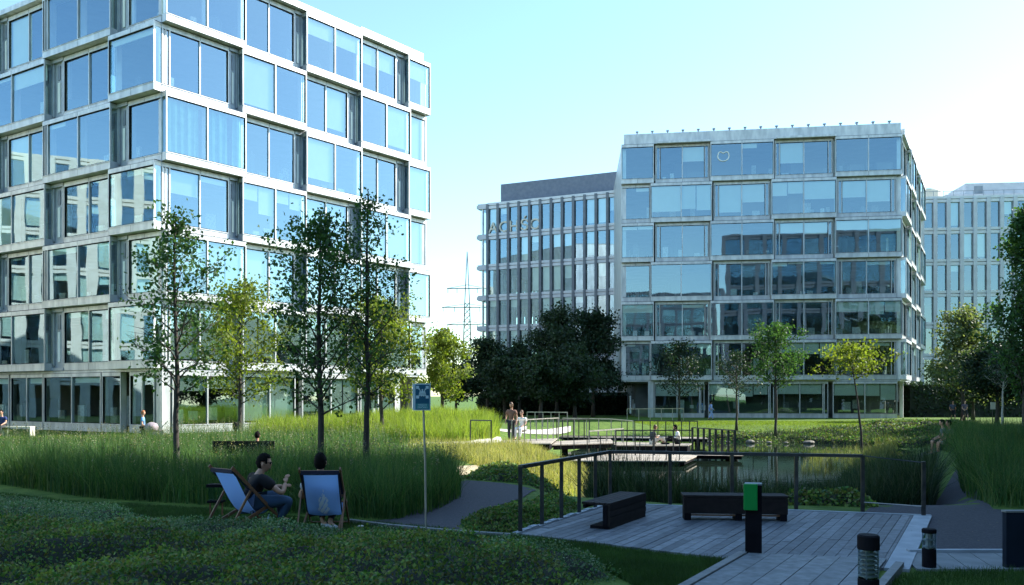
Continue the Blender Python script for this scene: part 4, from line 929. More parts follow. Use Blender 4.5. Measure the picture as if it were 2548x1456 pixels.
railing("railing", "thin rail in front of the seated couple", [(XA(1532, 37.2), 37.2), (XA(1722, 37.4), 37.4)], -.6, 1.1, M_RAIL, posts=[4], group=FW)
railing("railing", "dark rail crossing the far walkway behind the seated couple", [(XA(1560, 48.6), 48.6), (XA(1735, 47.2), 47.2)], -.4, 1.0, M_RAIL, posts=[9], group=FW)
railing("railing", "dark rail with close posts along the sloping bridge section", [(XA(1385, 39.6), 39.6), (XA(1466, 41.2), 41.2)], -.1, 1.0, M_RAIL, posts=[6], group=FW)
railing("railing", "thin dark rail along the front of the low landing stage", [(XA(1395, 34.4), 34.4), (XA(1690, 34.3), 34.3)], -.62, 1.0, M_RAIL, posts=[9], group=FW, pw=.035, rw=.04, rh=.035)
railing("railing", "glass balustrade at the left foot of the middle building", [(XA(1560, 66), 66), (XA(1700, 68), 68)], 0, 1.0, M_RAILW, posts=[5], glass=True)
def platform(name, label, poly, z, th, dr, wd=.14, pile=True):
    c = (sum(p[0] for p in poly) / len(poly), sum(p[1] for p in poly) / len(poly)); t = thing(name, label, "deck", (c[0], c[1], z - th))
    put(boards(poly, dr, wd, z - .04, z, seed=len(label)).build("boards", M_PALEBD, t))
    mb = MB(); prism(mb, inset(poly, .06), z - th, z - .045); put(mb.build("fascia", M_DARKM, t))
    if pile:
        for p in inset(poly, .5): mb = MB(); mb.box(p[0] - .1, p[0] + .1, p[1] - .1, p[1] + .1, -2, z - th); put(mb.build("pile", M_DARKM, t))
    return t
platform("platform", "pale sunlit footbridge deck at the end of the pale path", [(-.7, 34.6), (1.6, 34.8), (2.1, 39), (-.3, 37.6)], .04, .3, (1, .05))
platform("platform", "pale bridge section sloping behind the railings to the seated couple", [(1.7, 36.2), (4.6, 37.6), (4.8, 41.2), (2.0, 39.2)], -.1, .22, (1, .3))
platform("platform", "dark sided raised platform carrying the seated couple", [(4.75, 38.4), (8.0, 38.3), (8.5, 39.9), (5.2, 41.4), (4.7, 40.5)], -.25, .42, (1, 0))
platform("platform", "low landing stage just above the water before the seated couple", [(1.5, 34.2), (7.0, 34.0), (8.2, 37.2), (10.1, 36.8), (10.1, 38), (4.7, 38.2), (2.4, 36.4)], -.62, .16, (1, 0))
platform("platform", "far walkway crossing the pond behind the seated couple", [(2.8, 49.5), (11, 47.3), (11.2, 49), (3, 51.4)], -.4, .2, (1, -.2))

# ------------------------------------------------------------------ furniture on the deck
def bench(name, label, p, q, depth, h, slot=False):
    p = Vector(p); q = Vector(q); d = (q - p); L = d.length; rz = math.atan2(d.y, d.x); t = thing(name, label, "bench", (p.x, p.y, .03), rz)
    mb = MB(); n = 5
    for i in range(n): y = depth * i / n; mb.box(0, L, y + .006, y + depth / n - .004, h - .035, h)
    mb.build("seat", M_WOODD, t)
    mb = MB(); mb.box(.01, L - .01, .012, .05, .11 if slot else 0.0, h - .04); mb.box(.01, L - .01, .006, .014, h - .1, h - .06)
    if not slot:
        for i in range(1, 4): mb.box(.01, L - .01, .004, .013, h * i / 4 - .005, h * i / 4 + .07)
    mb.build("back_panel", M_WOODD, t)
    if slot:
        for x in (.02, L * .5, L - .12): mb = MB(); mb.box(x, x + .1, .02, depth * .8, 0, h - .04); mb.build("leg", M_DARKM, t)
        mb = MB(); mb.box(.05, L - .05, .05, depth * .9, .07, .095); mb.build("lower_shelf", M_WOODC, t)
    else:
        mb = MB(); mb.box(.0, L, .02, depth * .7, 0, .045); mb.build("base", M_DARKM, t)
        for x in (.0, L - .05): mb = MB(); mb.box(x, x + .05, .05, .12, 0, h - .035); mb.build("leg", M_DARKM, t)
        mb = MB(); mb.box(.0, L, depth - .06, depth - .02, h - .09, h - .04); mb.build("front_rail", M_DARKM, t)
    return t
bench("bench", "dark wooden bench seen end-on at the left side of the deck", G(1518, 1323), (XA(1608, 13.8), 13.8), .46, .385)
bench("bench", "long dark wooden bench seen from behind, partly hidden by the green-topped post", (XA(1700, 13.35), 13.35), (XA(1962, 13.2), 13.2), .42, .40, slot=True)
# green topped post
gx, gy = XA(1874, 10.5), 10.5
t = thing("charging_post", "square black post carrying a bright green box at the deck's near edge", "post", (gx, gy, .03), R(-14))
mb = MB(); mb.box(-.098, .098, -.06, .08, 0, .865); mb.build("shaft", M_DARKM, t)
mb = MB(); mb.box(-.12, .045, -.125, -.062, .56, .885); gb = mb.build("green_box", mat("green_paint", (.0, .22, .035), (.0, .26, .05), 3, .35), t)
mo = gb.modifiers.new("b", 'BEVEL'); mo.width = .008; mo.segments = 2
mb = MB(); mb.box(-.102, .102, -.06, .084, .865, .885); mb.build("cap", M_ALUD, t)
def bollard(label, x, y, ztop, dia, cap=.12, lens=.235, louv=6):
    t = thing("bollard_lamp", label, "bollard lamp", (x, y, 0), 0, "bollard lamps beside the boardwalk"); r = dia / 2; z = ztop; zc = z - cap; zl = zc - lens
    mb = MB(); mb.lathe([(r, 0), (r, zl - .01), (r * .95, zl)], n=28); mb.build("shaft", M_DARKM, t, smooth=False)
    mb = MB(); mb.lathe([(r * 1.02, zc), (r * 1.04, zc + .005), (r * 1.04, z - .012), (r * .9, z)], n=28); mb.build("cap", M_DARKM, t)
    mb = MB(); mb.lathe([(r * .5, zl), (r * .5, zc)], n=20); mb.build("lamp_core", M_ALUD, t)
    mb = MB(); mb.lathe([(r * .97, zl), (r * .97, zc)], n=28); mb.build("lens", M_GLASSR, t)
    mb = MB()
    for i in range(louv): zz = zl + .02 + i * (lens - .02) / louv; mb.lathe([(r * .52, zz + .012), (r * .93, zz - .004), (r * .93, zz + .003), (r * .52, zz + .017)], n=24)
    for a_ in (.9, 2.5, 4.1, 5.6): mb.bar((r * .9 * math.cos(a_), r * .9 * math.sin(a_), zl), (r * .9 * math.cos(a_), r * .9 * math.sin(a_), zc), .007, .007)
    mb.build("louvre", M_ALUD, t)
bollard("larger black bollard lamp with stacked louvres on the near edge of the boardwalk", XA(2160, 6.9), 6.9, ZA(1330, 6.9), .166)
bollard("smaller black bollard lamp beside the pale paving strip", XA(2311, 9.75), 9.75, ZA(1315, 9.75), .152, .05, .18, 2)
t = thing("service_cabinet", "dark blue metal box with a pale lid cut by the right frame edge", "cabinet", (6.02, 9.9, 0))
mb = MB(); mb.box(-.34, .35, -.2, -.12, 0, .66); put_ = mb.build("body", mat("navy_paint", (.007, .014, .026), (.010, .018, .034), 3, .6, 0, 0, .12), t)
mb = MB(); mb.box(-.35, .36, -.21, -.11, .66, .68); mb.build("lid", M_CONC, t)

# ------------------------------------------------------------------ sign
sx_, sy_ = XA(1060, 10.9), 10.9
t = thing("assembly_point_sign", "blue-green assembly point sign with four arrows on a thin grey pole", "sign", (sx_, sy_, 0), 0)
mb = MB(); mb.tube([(0, 0, 0), (-.012, 0, 1.1), (-.045, 0, 2.14)], .014, 8); mb.build("pole", M_RAILW, t)
M_SB = mat("sign_blue", (.004, .085, .16), (.006, .10, .18), 2, .4); M_SW = mat("sign_white", (.48, .66, .72), (.55, .72, .78), 2, .5); M_ST = mat("sign_teal", (.03, .22, .25), (.04, .25, .28), 2, .5)
def setrot(o, z): o.rotation_euler = (0, 0, z); return o
hw_, zb_, zt_ = .104, 1.812, 2.158; SX = -.045
mb = MB(); mb.box(-hw_, hw_, -.032, -.018, zb_, zt_); mb.box(-hw_ - .022, -hw_ - .002, -.03, .06, zb_ + .005, zt_ - .005)
pn = mb.build("panel", M_SW, t); pn.location = (SX, 0, 0)
mb = MB(); mb.box(-hw_ + .014, hw_ - .012, -.0345, -.032, zb_ + .012, zt_ - .014); o = mb.build("blue_field", M_SB, t); o.location = (SX, 0, 0)
mb = MB(); cz_ = zb_ + .235; yy = -.0362
for ax_, az_ in ((-1, 1), (1, 1), (-1, -1), (1, -1)):
    cx0, cz0 = ax_ * .062, cz_ + az_ * .062; s = .019
    mb.add([(cx0 + s, yy, cz0 + s), (cx0 - s, yy, cz0 + s), (cx0 - s, yy, cz0 - s), (cx0 + s, yy, cz0 - s)], [(0, 1, 2, 3)])
    px_, pz_ = cx0 - ax_ * s * 1.1, cz0 - az_ * s * 1.1
    mb.add([(px_ + ax_ * .012, yy - .0004, pz_ - az_ * .006), (px_ - ax_ * .016, yy - .0004, pz_ - az_ * .016), (px_ - ax_ * .006, yy - .0004, pz_ + az_ * .012)], [(0, 1, 2)])
def disc(mb, cx, cz, rx, rz, y, n=18): mb.add([(cx + rx * math.cos(2 * math.pi * i / n), y, cz + rz * math.sin(2 * math.pi * i / n)) for i in range(n)], [tuple(range(n))])
for cx0, cz0, s in ((0, .03, 1), (-.028, .014, .9), (.028, .014, .9), (-.012, -.004, .95), (.016, -.004, .95)):
    disc(mb, cx0, cz_ + cz0, .0105 * s, .0115 * s, yy - .0008 - .0002 * s); disc(mb, cx0, cz_ + cz0 - .03, .017 * s, .022 * s, yy - .0012)
o = mb.build("symbol", M_SW, t); o.location = (SX, 0, 0)
mb = MB(); mb.box(-hw_ + .02, hw_ - .02, -.0358, -.0346, zb_ + .02, zb_ + .088); o = mb.build("text_field", M_ST, t); o.location = (SX, 0, 0)
def text_mesh(name, body, size, mt, parent, loc, rot=(math.pi / 2, 0, 0), ex=.0005):
    cu = bpy.data.curves.new(name, 'FONT'); cu.body = body; cu.size = size; cu.extrude = ex; cu.align_x = 'CENTER'
    tmp = bpy.data.objects.new("tmp", cu); COL.objects.link(tmp); dg = bpy.context.evaluated_depsgraph_get(); dg.update()
    me = bpy.data.meshes.new_from_object(tmp.evaluated_get(dg)); bpy.data.objects.remove(tmp); me.materials.clear(); me.materials.append(mt)
    o = bpy.data.objects.new(name, me); COL.objects.link(o); o.parent = parent; o.location = loc; o.rotation_euler = rot; return o
text_mesh("lettering", "MIEJSCE", .034, M_SW, t, (SX, -.0365, zb_ + .060)); text_mesh("lettering", "ZBIÓRKI", .034, M_SW, t, (SX, -.0365, zb_ + .028))

# ------------------------------------------------------------------ deck chairs
M_SLING = mat("sling_blue", (.32, .52, .93), (.36, .57, .97), 1.5, .85); 
_nt = M_SLING.node_tree; _b = _nt.nodes["Principled BSDF"]; _t = _nt.nodes.new("ShaderNodeBsdfTranslucent"); _t.inputs[0].default_value = (.30, .55, 1, 1)
_m = _nt.nodes.new("ShaderNodeMixShader"); _m.inputs[0].default_value = .5; _nt.links.new(_b.outputs[0], _m.inputs[1]); _nt.links.new(_t.outputs[0], _m.inputs[2]); _nt.links.new(_m.outputs[0], _nt.nodes["Material Output"].inputs[0])
_nt = M_EMB_ = None
M_NAVY = mat("navy_cloth", (.006, .008, .03), (.01, .012, .04), 4, .8); M_EMB = mat("emblem_white", (.78, .86, .92), (.84, .9, .95), 6, .8)
def sling_pt(f):                        # from top bar (f=0) to front bar (f=1)
    y = -.36 + .72 * f; z = .90 - .52 * f - .34 * math.sin(math.pi * f ** 1.25); return y, z
def deck_chair(label, x, y, rz, emblem=False):
    t = thing("deck_chair", label, "deck chair", (x, y, 0), rz, "blue canvas deck chairs on the grass")
    for s in (-1, 1):
        mb = MB(); mb.bar((s * .29, -.40, .96), (s * .29, .56, 0), .022, .045); mb.build("long_rail", M_WOODC, t)
        mb = MB(); mb.bar((s * .262, -.52, 0), (s * .262, .40, .40), .022, .045); mb.build("seat_rail", M_WOODC, t)
        mb = MB(); mb.bar((s * .315, -.10, .60), (s * .315, -.46, .03), .02, .035); mb.build("prop_leg", M_WOODC, t)
    mb = MB(); mb.tube([(-.31, -.37, .915), (.31, -.37, .915)], .016, 8); mb.tube([(-.29, .37, .385), (.29, .37, .385)], .016, 8); mb.tube([(-.29, .5, .06), (.29, .5, .06)], .013, 8); mb.tube([(-.27, -.48, .03), (.27, -.48, .03)], .013, 8)
    mb.build("cross_bar", M_WOODC, t)
    n = 72; us = [-1, -.93] + [-.9 + 1.8 * k / 44 for k in range(45)] + [.93, 1]; m_ = len(us); mb = MB(); vs = []
    for i in range(n + 1):
        yy_, zz_ = sling_pt(i / n)
        for u in us: vs.append((u * .262, yy_ - .012 * (1 - u * u) * math.sin(math.pi * i / n), zz_ - .02 * (1 - u * u) * math.sin(math.pi * i / n)))
    EL = ((0, .40, .070, .055), (-.02, .345, .048, .05), (.03, .335, .043, .042), (.0, .465, .084, .055), (.0, .525, .04, .035), (.012, .275, .018, .03), (.02, .235, .010, .025))
    fs_ = []; mi_ = []
    for i in range(n):
        for j in range(m_ - 1):
            fs_.append((i * m_ + j, i * m_ + j + 1, (i + 1) * m_ + j + 1, (i + 1) * m_ + j)); x_ = (us[j] + us[j + 1]) * .131; f_ = (i + .5) / n
            ins = emblem and any(((x_ - e[0]) / e[2]) ** 2 + ((f_ - e[1]) / e[3]) ** 2 < 1 for e in EL) and abs((x_ * 14 + f_ * 9) % 1 - .5) > .10
            mi_.append(1 if (i < 3 or j in (0, m_ - 2)) else (2 if ins else 0))
    mb.v = vs; mb.f = fs_; mb.mi = mi_; o = mb.build("sling", [M_SLING, M_NAVY, M_EMB], t, smooth=True)
    mb = MB()
    for s in (-1, 1): mb.bar((s * .27, -.372, .885), (s * .27, -.05, .55), .03, .012)
    mb.box(-.27, .27, -.39, -.355, .865, .925); mb.build("sling_hem", M_NAVY, t)
    return t
deck_chair("blue deck chair with a white emblem on its back, right of the other", XA(807, 12.5), 12.5, R(3), True)
deck_chair("plain blue deck chair turned to the right under the man in black", XA(604, 12.7), 12.75, R(-38))
_nt = M_EMB.node_tree; _b = _nt.nodes["Principled BSDF"]; _t = _nt.nodes.new("ShaderNodeBsdfTranslucent"); _t.inputs[0].default_value = (.8, .9, 1, 1)
_m = _nt.nodes.new("ShaderNodeMixShader"); _m.inputs[0].default_value = .5; _nt.links.new(_b.outputs[0], _m.inputs[1]); _nt.links.new(_t.outputs[0], _m.inputs[2]); _nt.links.new(_m.outputs[0], _nt.nodes["Material Output"].inputs[0])
# small things on the grass
t = thing("paper_cup", "dark drink cup with pale lid on the grass right of the emblem chair", "cup", (*G(897, 1333), .0))
mb = MB(); mb.lathe([(.03, .03), (.042, .13)], n=16); mb.build("cup_body", M_DARKM, t); mb = MB(); mb.lathe([(.044, .13), (.044, .142), (.03, .15)], n=16); mb.build("lid", M_RAILW, t)
t = thing("bottle", "small white bottle standing behind the plain blue chair", "bottle", (*G(669, 1312), 0.02))
mb = MB(); mb.lathe([(.028, 0), (.03, .02), (.03, .12), (.012, .16), (.012, .185)], n=16); mb.build("bottle_body", M_SW, t, smooth=True); mb = MB(); mb.lathe([(.014, .185), (.014, .2)], n=12); mb.build("cap", M_NAVY, t)
t = thing("glass_jar_stand", "small dark topped lantern table behind the plain blue deck chair", "lantern", (XA(538, 13.9), 13.9, 0))
mb = MB(); mb.box(-.13, .13, -.1, .1, .50, .55); mb.build("top", M_DARKM, t); mb = MB(); mb.box(-.1, .1, -.08, .08, .28, .5); mb.build("glass_body", M_GLASSR, t); mb = MB(); mb.box(-.12, .12, -.1, .1, .25, .28); mb.build("tray", M_DARKM, t)
for s in (-1, 1): mb = MB(); mb.box(s * .1 - .012, s * .1 + .012, -.012, .012, 0, .25); mb.build("leg", M_WOODC, t)
# benches in the distance, lamps, notice boards
t = thing("bench", "pale metal bench on the lawn at the left edge of the picture", "bench", (XA(43, 41.5), 41.5, 0))
mb = MB(); mb.box(-.65, .75, -.22, .22, .44, .5); mb.build("seat", M_PIERC, t)
for x in (-.62, .70): mb = MB(); mb.box(x, x + .05, -.2, .2, 0, .44); mb.build("leg", M_PIERC, t)
t = thing("bench", "low dark bench back just showing above the grass behind the deck chairs", "bench", (XA(606, 21.3), 21.3, 0))
mb = MB(); mb.box(-.78, .78, -.02, .02, .55, .86); mb.build("backrest", M_WOODD, t); mb = MB(); mb.box(-.78, .78, .03, .45, .4, .44); mb.build("seat", M_WOODD, t)
for x in (-.7, .64): mb = MB(); mb.box(x, x + .06, 0, .4, 0, .4); mb.build("leg", M_DARKM, t)
t = thing("bollard_lamp", "black bollard lamp in front of the white plinth of the left building", "bollard lamp", (XA(586, 29), 29, 0))
mb = MB(); mb.lathe([(.05, 0), (.05, .85)], n=14); mb.build("shaft", M_DARKM, t); mb = MB(); mb.lathe([(.1, .85), (.1, 1.07), (.07, 1.1)], n=14); mb.build("head", M_DARKM, t)
t = thing("small_sign", "small white notice on a thin post near the pale tree trunk", "sign", (XA(2469, 50), 50, 0))
mb = MB(); mb.box(-.02, .02, -.02, .02, 0, 1.25); mb.build("post", M_RAIL, t); mb = MB(); mb.box(-.14, .14, -.05, -.02, 1.2, 1.62); mb.build("panel", M_PIERC, t)
t = thing("blue_banner", "dark blue banner over the ground floor of the far right building", "banner", (XA(2350, 94), 94, 0))
mb = MB(); mb.box(-1.1, 1.6, -.05, .05, 2.0, 3.2); mb.build("cloth", mat("banner_blue", (.01, .06, .3), (.01, .08, .36), 2, .6), t); 
for x in (-1.0, 1.5): mb = MB(); mb.box(x, x + .06, -.03, .03, 0, 2.0); mb.build("post", M_DARKM, t)
ston = random.Random(4); M_STONE = mat("shore_stone", (.14, .13, .11), (.28, .26, .22), 6, .85, bump=.4)
for i in range(6):
    t_ = MB(); a = ston.uniform(.12, .34); x = 12.0 + i * 1.1 + ston.uniform(-.2, .2); y = 50.9 - .18 * i + ston.uniform(-.3, .3)
    t_.sphere((0, 0, 0), (a, a * .6, a * .4), 9, 6); o = t_.build("shore_stone", M_STONE, None); o.location = (x, y, WATER + .08)
    for v in o.data.vertices: v.co *= 1 + .15 * math.sin(v.co.x * 9 + i) * math.cos(v.co.y * 11)
    tag(o, "pale boulder lying on the far shore of the pond", "stone", "pale boulders on the far shore")

# ------------------------------------------------------------------ people
def skinmesh(name, nodes, edges, mt, parent, root, sub=2):
    # nodes: {key: ((x,y,z), r)}
    bm = bmesh.new(); sk = bm.verts.layers.skin.verify(); vm = {}
    used = []
    for a, b_ in edges:
        for k in (a, b_):
            if k not in vm:
                v = bm.verts.new(nodes[k][0]); r = nodes[k][1]; v[sk].radius = (r, r) if not isinstance(r, tuple) else r
                v[sk].use_root = (k == root); vm[k] = v
    for a, b_ in edges: bm.edges.new((vm[a], vm[b_]))
    me = bpy.data.meshes.new(name); bm.to_mesh(me); bm.free(); me.materials.append(mt)
    o = bpy.data.objects.new(name, me); COL.objects.link(o); o.parent = parent
    m1 = o.modifiers.new("skin", 'SKIN'); m1.use_smooth_shade = True; m1.branch_smoothing = .6
    m2 = o.modifiers.new("sub", 'SUBSURF'); m2.levels = sub; m2.render_levels = sub
    return o
SKIN_M = {}
def skin_tone(i): return mat("skin_tone_%d" % i, [(.48, .27, .18), (.36, .19, .12), (.55, .33, .24)][i], None, 12, .55)
M_HAIRD = mat("dark_hair", (.004, .0035, .003), (.008, .007, .006), 30, .9, 0, 0, .15); M_HAIRB = mat("brown_hair", (.07, .03, .015), (.1, .05, .02), 30, .6); M_HAIRR = mat("red_hair", (.35, .10, .03), (.4, .14, .05), 30, .6)
def cloth(n, c): return mat("cloth_" + n, c, None, 8, .9)
def head_pts(n=22, m=16, off=0.0):
    vs = []
    for i in range(m + 1):
        t = math.pi * i / m
        for k in range(n):
            a = 2 * math.pi * k / n; d = Vector((math.sin(t) * math.cos(a), math.sin(t) * math.sin(a), math.cos(t)))
            x, y, z = d.x * .074, d.y * .094, d.z * .118
            if d.z < 0: x *= 1 + .28 * d.z; y *= (1 + .10 * d.z) if d.y > 0 else (1 + .42 * d.z)
            if d.y > .6:                                    # brow, nose, mouth, chin
                y += .020 * math.exp(-((d.x / .17) ** 2) - ((d.z + .12) / .17) ** 2) - .007 * math.exp(-(((abs(d.x) - .33) / .16) ** 2) - ((d.z - .08) / .12) ** 2)
                y += .006 * math.exp(-((d.x / .3) ** 2) - ((d.z + .50) / .09) ** 2) + .012 * math.exp(-((d.x / .3) ** 2) - ((d.z + .82) / .12) ** 2)
            p = Vector((x, y, z)); vs.append(p + d * off)
    return vs, n, m
def add_head(t, c, yaw, pitch, tone, hair, style, s=1.0, glasses=False, detail=True):
    Mx = Matrix.Translation(c) @ Matrix.Rotation(yaw, 4, 'Z') @ Matrix.Rotation(pitch, 4, 'X') @ Matrix.Scale(s, 4)
    vs, n, m = head_pts(); mb = MB(); mb.v = [tuple(v) for v in vs]
    for i in range(m):
        for k in range(n): a = i * n + k; b_ = i * n + (k + 1) % n; mb.f.append((a, a + n, b_ + n, b_)); mb.mi.append(0)
    for sx in (-1, 1): mb.sphere((sx * .074, -.004, -.005), (.010, .020, .031), 8, 6)
    o = mb.build("head", tone, t, smooth=True); o.matrix_local = Mx
    if detail:
        e = MB()
        for sx in (-1, 1): e.sphere((sx * .028, .078, .012), (.011, .011, .008), 8, 6)
        e.build("eyes", M_HAIRD, t, smooth=True).matrix_local = Mx
        l = MB(); l.sphere((0, .0835, -.058), (.024, .011, .007), 8, 6); l.build("lips", mat("lips", (.35, .10, .09), None, 4, .5), t, smooth=True).matrix_local = Mx
    hv, n, m = head_pts(off=.0); hb = MB()
    for v in hv:
        d = v.copy(); g = .012 + .007 * math.sin(v.x * 160 + v.z * 90) * math.cos(v.y * 130)
        hb.v.append(tuple(v * (1 + g / .09) + Vector((0, -.002, .004))))
    for i in range(m):
        for k in range(n):
            a = i * n + k; b_ = i * n + (k + 1) % n; cz = sum(hv[q].z for q in (a, a + n, b_ + n, b_)) / 4; cy = sum(hv[q].y for q in (a, a + n, b_ + n, b_)) / 4
            lim = {'short': (.066 if cy > .045 else (.0 if cy > .0 else -.062)), 'long': (.055 if cy > .05 else -.2)}[style]
            if cz > lim and not (style == 'short' and abs(cy) < .025 and cz < .03): hb.f.append((a, a + n, b_ + n, b_)); hb.mi.append(0)
    if style == 'long': hb.sphere((0, -.07, -.09), (.062, .035, .13), 10, 8)
    h_ = hb.build("hair", hair, t, smooth=True); h_.matrix_local = Mx; sm = h_.modifiers.new("s", 'SOLIDIFY'); sm.thickness = .006
    if glasses:
        g = MB()
        for sx in (-1, 1):
            g.sphere((sx * .032, .088, .012), (.025, .008, .018), 12, 8); g.bar((sx * .055, .078, .016), (sx * .077, .0, .016), .004, .007)
        g.bar((-.02, .095, .016), (.02, .095, .016), .006, .006); g.build("sunglasses", M_DARKM, t, smooth=True).matrix_local = Mx
def hand(name, t, w_, d, up, tone, curl=.5, s=1.0):
    # w_: wrist, d: pointing direction, up: back of hand
    d = Vector(d).normalized(); up = Vector(up); up = (up - d * up.dot(d)).normalized(); r = d.cross(up); w_ = Vector(w_)
    nodes = {'w': (w_, (.024 * s, .017 * s)), 'p': (w_ + d * .05 * s, (.034 * s, .014 * s)), 'k': (w_ + d * .085 * s, (.036 * s, .012 * s))}; ed = [('w', 'p'), ('p', 'k')]
    o = skinmesh(name, nodes, ed, tone, t, 'w', 2)
    for i, (off, L) in enumerate(((-.029, .066), (-.010, .078), (.010, .073), (.028, .058))):
        b0 = w_ + d * .082 * s + r * off * s; a1 = curl * .6 + i * .05; dd = (d * math.cos(a1) - up * math.sin(a1)); b1 = b0 + dd * L * .45 * s; a1 += curl; dd = (d * math.cos(a1) - up * math.sin(a1)); b2 = b1 + dd * L * .32 * s
        a1 += curl * .7; dd = (d * math.cos(a1) - up * math.sin(a1)); b3 = b2 + dd * L * .25 * s
        skinmesh("finger", {0: (b0, .009 * s), 1: (b1, .0085 * s), 2: (b2, .008 * s), 3: (b3, .0068 * s)}, [(0, 1), (1, 2), (2, 3)], tone, t, 0, 1)
    b0 = w_ + d * .03 * s - r * .028 * s; b1 = b0 + (d * .6 - r * .7 - up * .3).normalized() * .035 * s; b2 = b1 + (d * .9 - r * .2 - up * .4).normalized() * .03 * s
    skinmesh("thumb", {0: (b0, .012 * s), 1: (b1, .0105 * s), 2: (b2, .0085 * s)}, [(0, 1), (1, 2)], tone, t, 0, 1)
def person(label, x, y, z, rz, J, tone, top, bottom, hair, style='short', shoes=None, sleeves='short', s=1.0, head_yaw=0, head_pitch=0, near=False, shorts=False, glasses=False, group=None, bulk=1.0, hs=1.0):
    t = thing("person", label, "person", (x, y, z), rz, group); V3 = lambda k: Vector(J[k]) * s
    rr = dict(pel=.115, bel=.10, che=.125, nb=.062, nk=.052, hd=.06, shL=.042, elL=.040, wrL=.028, hnL=.03, shR=.042, elR=.040, wrR=.028, hnR=.03, hiL=.08, knL=.05, anL=.036, toL=.032, hiR=.08, knR=.05, anR=.036, toR=.032)
    for q in ('pel', 'bel', 'che', 'shL', 'shR', 'elL', 'elR', 'nk', 'nb', 'hiL', 'hiR', 'knL', 'knR'): rr[q] *= bulk
    pos = {k: V3(k) for k in J}
    pos['bel'] = pos['pel'].lerp(pos['che'], .5); pos['nb'] = pos['che'].lerp(pos['nk'], .75)
    nodes = {k: (pos[k], rr[k] * s) for k in rr if k in pos}
    nodes['hd'] = (pos['hd'] - (pos['hd'] - pos['nk']) * .15, .055 * s)
    E = [('pel', 'bel'), ('bel', 'che'), ('che', 'nb'), ('nb', 'nk'), ('nk', 'hd')]
    for S in 'LR':
        E += [('che', 'sh' + S), ('sh' + S, 'el' + S), ('el' + S, 'wr' + S), ('pel', 'hi' + S), ('hi' + S, 'kn' + S), ('kn' + S, 'an' + S), ('an' + S, 'to' + S)]
        if not near: E.append(('wr' + S, 'hn' + S))
    skinmesh("body", nodes, E, tone, t, 'pel', 2 if near else 1)
    k = 1.13
    rr['che'] *= 1.24; rr['bel'] *= 1.08
    cn = {q: (pos[q], rr[q] * s * k) for q in ('pel', 'bel', 'che', 'nb')}; cn['nb'] = (pos['che'].lerp(pos['nk'], .66), .092 * s * bulk); ce = [('pel', 'bel'), ('bel', 'che'), ('che', 'nb')]
    for S in 'LR':
        f = .62 if sleeves == 'short' else 1.0
        cn['sh' + S] = (pos['sh' + S], .092 * s * bulk); cn['el' + S] = (pos['sh' + S].lerp(pos['el' + S], f), (.068 if f < 1 else .055) * s * bulk); ce += [('che', 'sh' + S), ('sh' + S, 'el' + S)]
        if sleeves == 'long': cn['wr' + S] = (pos['el' + S].lerp(pos['wr' + S], .93), .038 * s); ce.append(('el' + S, 'wr' + S))
    skinmesh("shirt", cn, ce, top, t, 'pel', 2 if near else 1)
    bn = {'pel': (pos['pel'], .142 * s * bulk)}; be = []
    for S in 'LR':
        bn['hi' + S] = (pos['hi' + S], .102 * s * bulk); f = .95 if shorts else 1.0
        bn['kn' + S] = (pos['hi' + S].lerp(pos['kn' + S], f), .078 * s * bulk); be += [('pel', 'hi' + S), ('hi' + S, 'kn' + S)]
        if not shorts: bn['an' + S] = (pos['kn' + S].lerp(pos['an' + S], .92), .05 * s); be.append(('kn' + S, 'an' + S))
    skinmesh("trousers" if not shorts else "shorts", bn, be, bottom, t, 'pel', 2 if near else 1)
    for S in 'LR':
        a = pos['an' + S]; b_ = pos['to' + S]; d = (b_ - a); d.z = 0; d = d.normalized() if d.length > 1e-4 else Vector((0, 1, 0)); g = min(a.z, b_.z) - .035 * s
        skinmesh("shoe", {0: (Vector((a.x, a.y, g + .04 * s)) - d * .03 * s, .042 * s), 1: (Vector((a.x, a.y, g + .04 * s)) + d * .08 * s, .045 * s), 2: (Vector((a.x, a.y, g + .03 * s)) + d * .19 * s, .032 * s)}, [(0, 1), (1, 2)], shoes or M_DARKM, t, 0, 1)
        if near: dd = pos['wr' + S] - pos['el' + S]; hand("hand", t, pos['wr' + S], pos['hn' + S] - pos['wr' + S], (0, -.3, 1) if S == 'L' else (.3, -1, .2), tone, .45, s)
    add_head(t, pos['hd'] + Vector((0, 0, .02 * s)), head_yaw, head_pitch, tone, hair, style, s * hs, glasses, near)
    return t
STAND = dict(pel=(0, 0, .93), che=(0, .01, 1.27), nk=(0, 0, 1.47), hd=(0, .02, 1.60), shL=(-.18, 0, 1.38), elL=(-.24, -.03, 1.10), wrL=(-.23, .06, .86), hnL=(-.22, .09, .77), shR=(.18, 0, 1.38), elR=(.25, -.02, 1.10), wrR=(.22, .10, .88), hnR=(.2, .14, .8),
             hiL=(-.095, 0, .88), knL=(-.10, .05, .48), anL=(-.10, -.02, .09), toL=(-.12, .12, .04), hiR=(.095, 0, .88), knR=(.10, .02, .48), anR=(.11, -.03, .09), toR=(.14, .12, .04))
WALK = dict(STAND, knL=(-.10, .20, .52), anL=(-.10, .22, .09), toL=(-.11, .37, .05), knR=(.09, .0, .50), anR=(.09, -.28, .14), toR=(.1, -.15, .05), wrL=(-.23, -.12, .9), hnL=(-.22, -.17, .82), wrR=(.22, .22, .93), hnR=(.2, .28, .88))
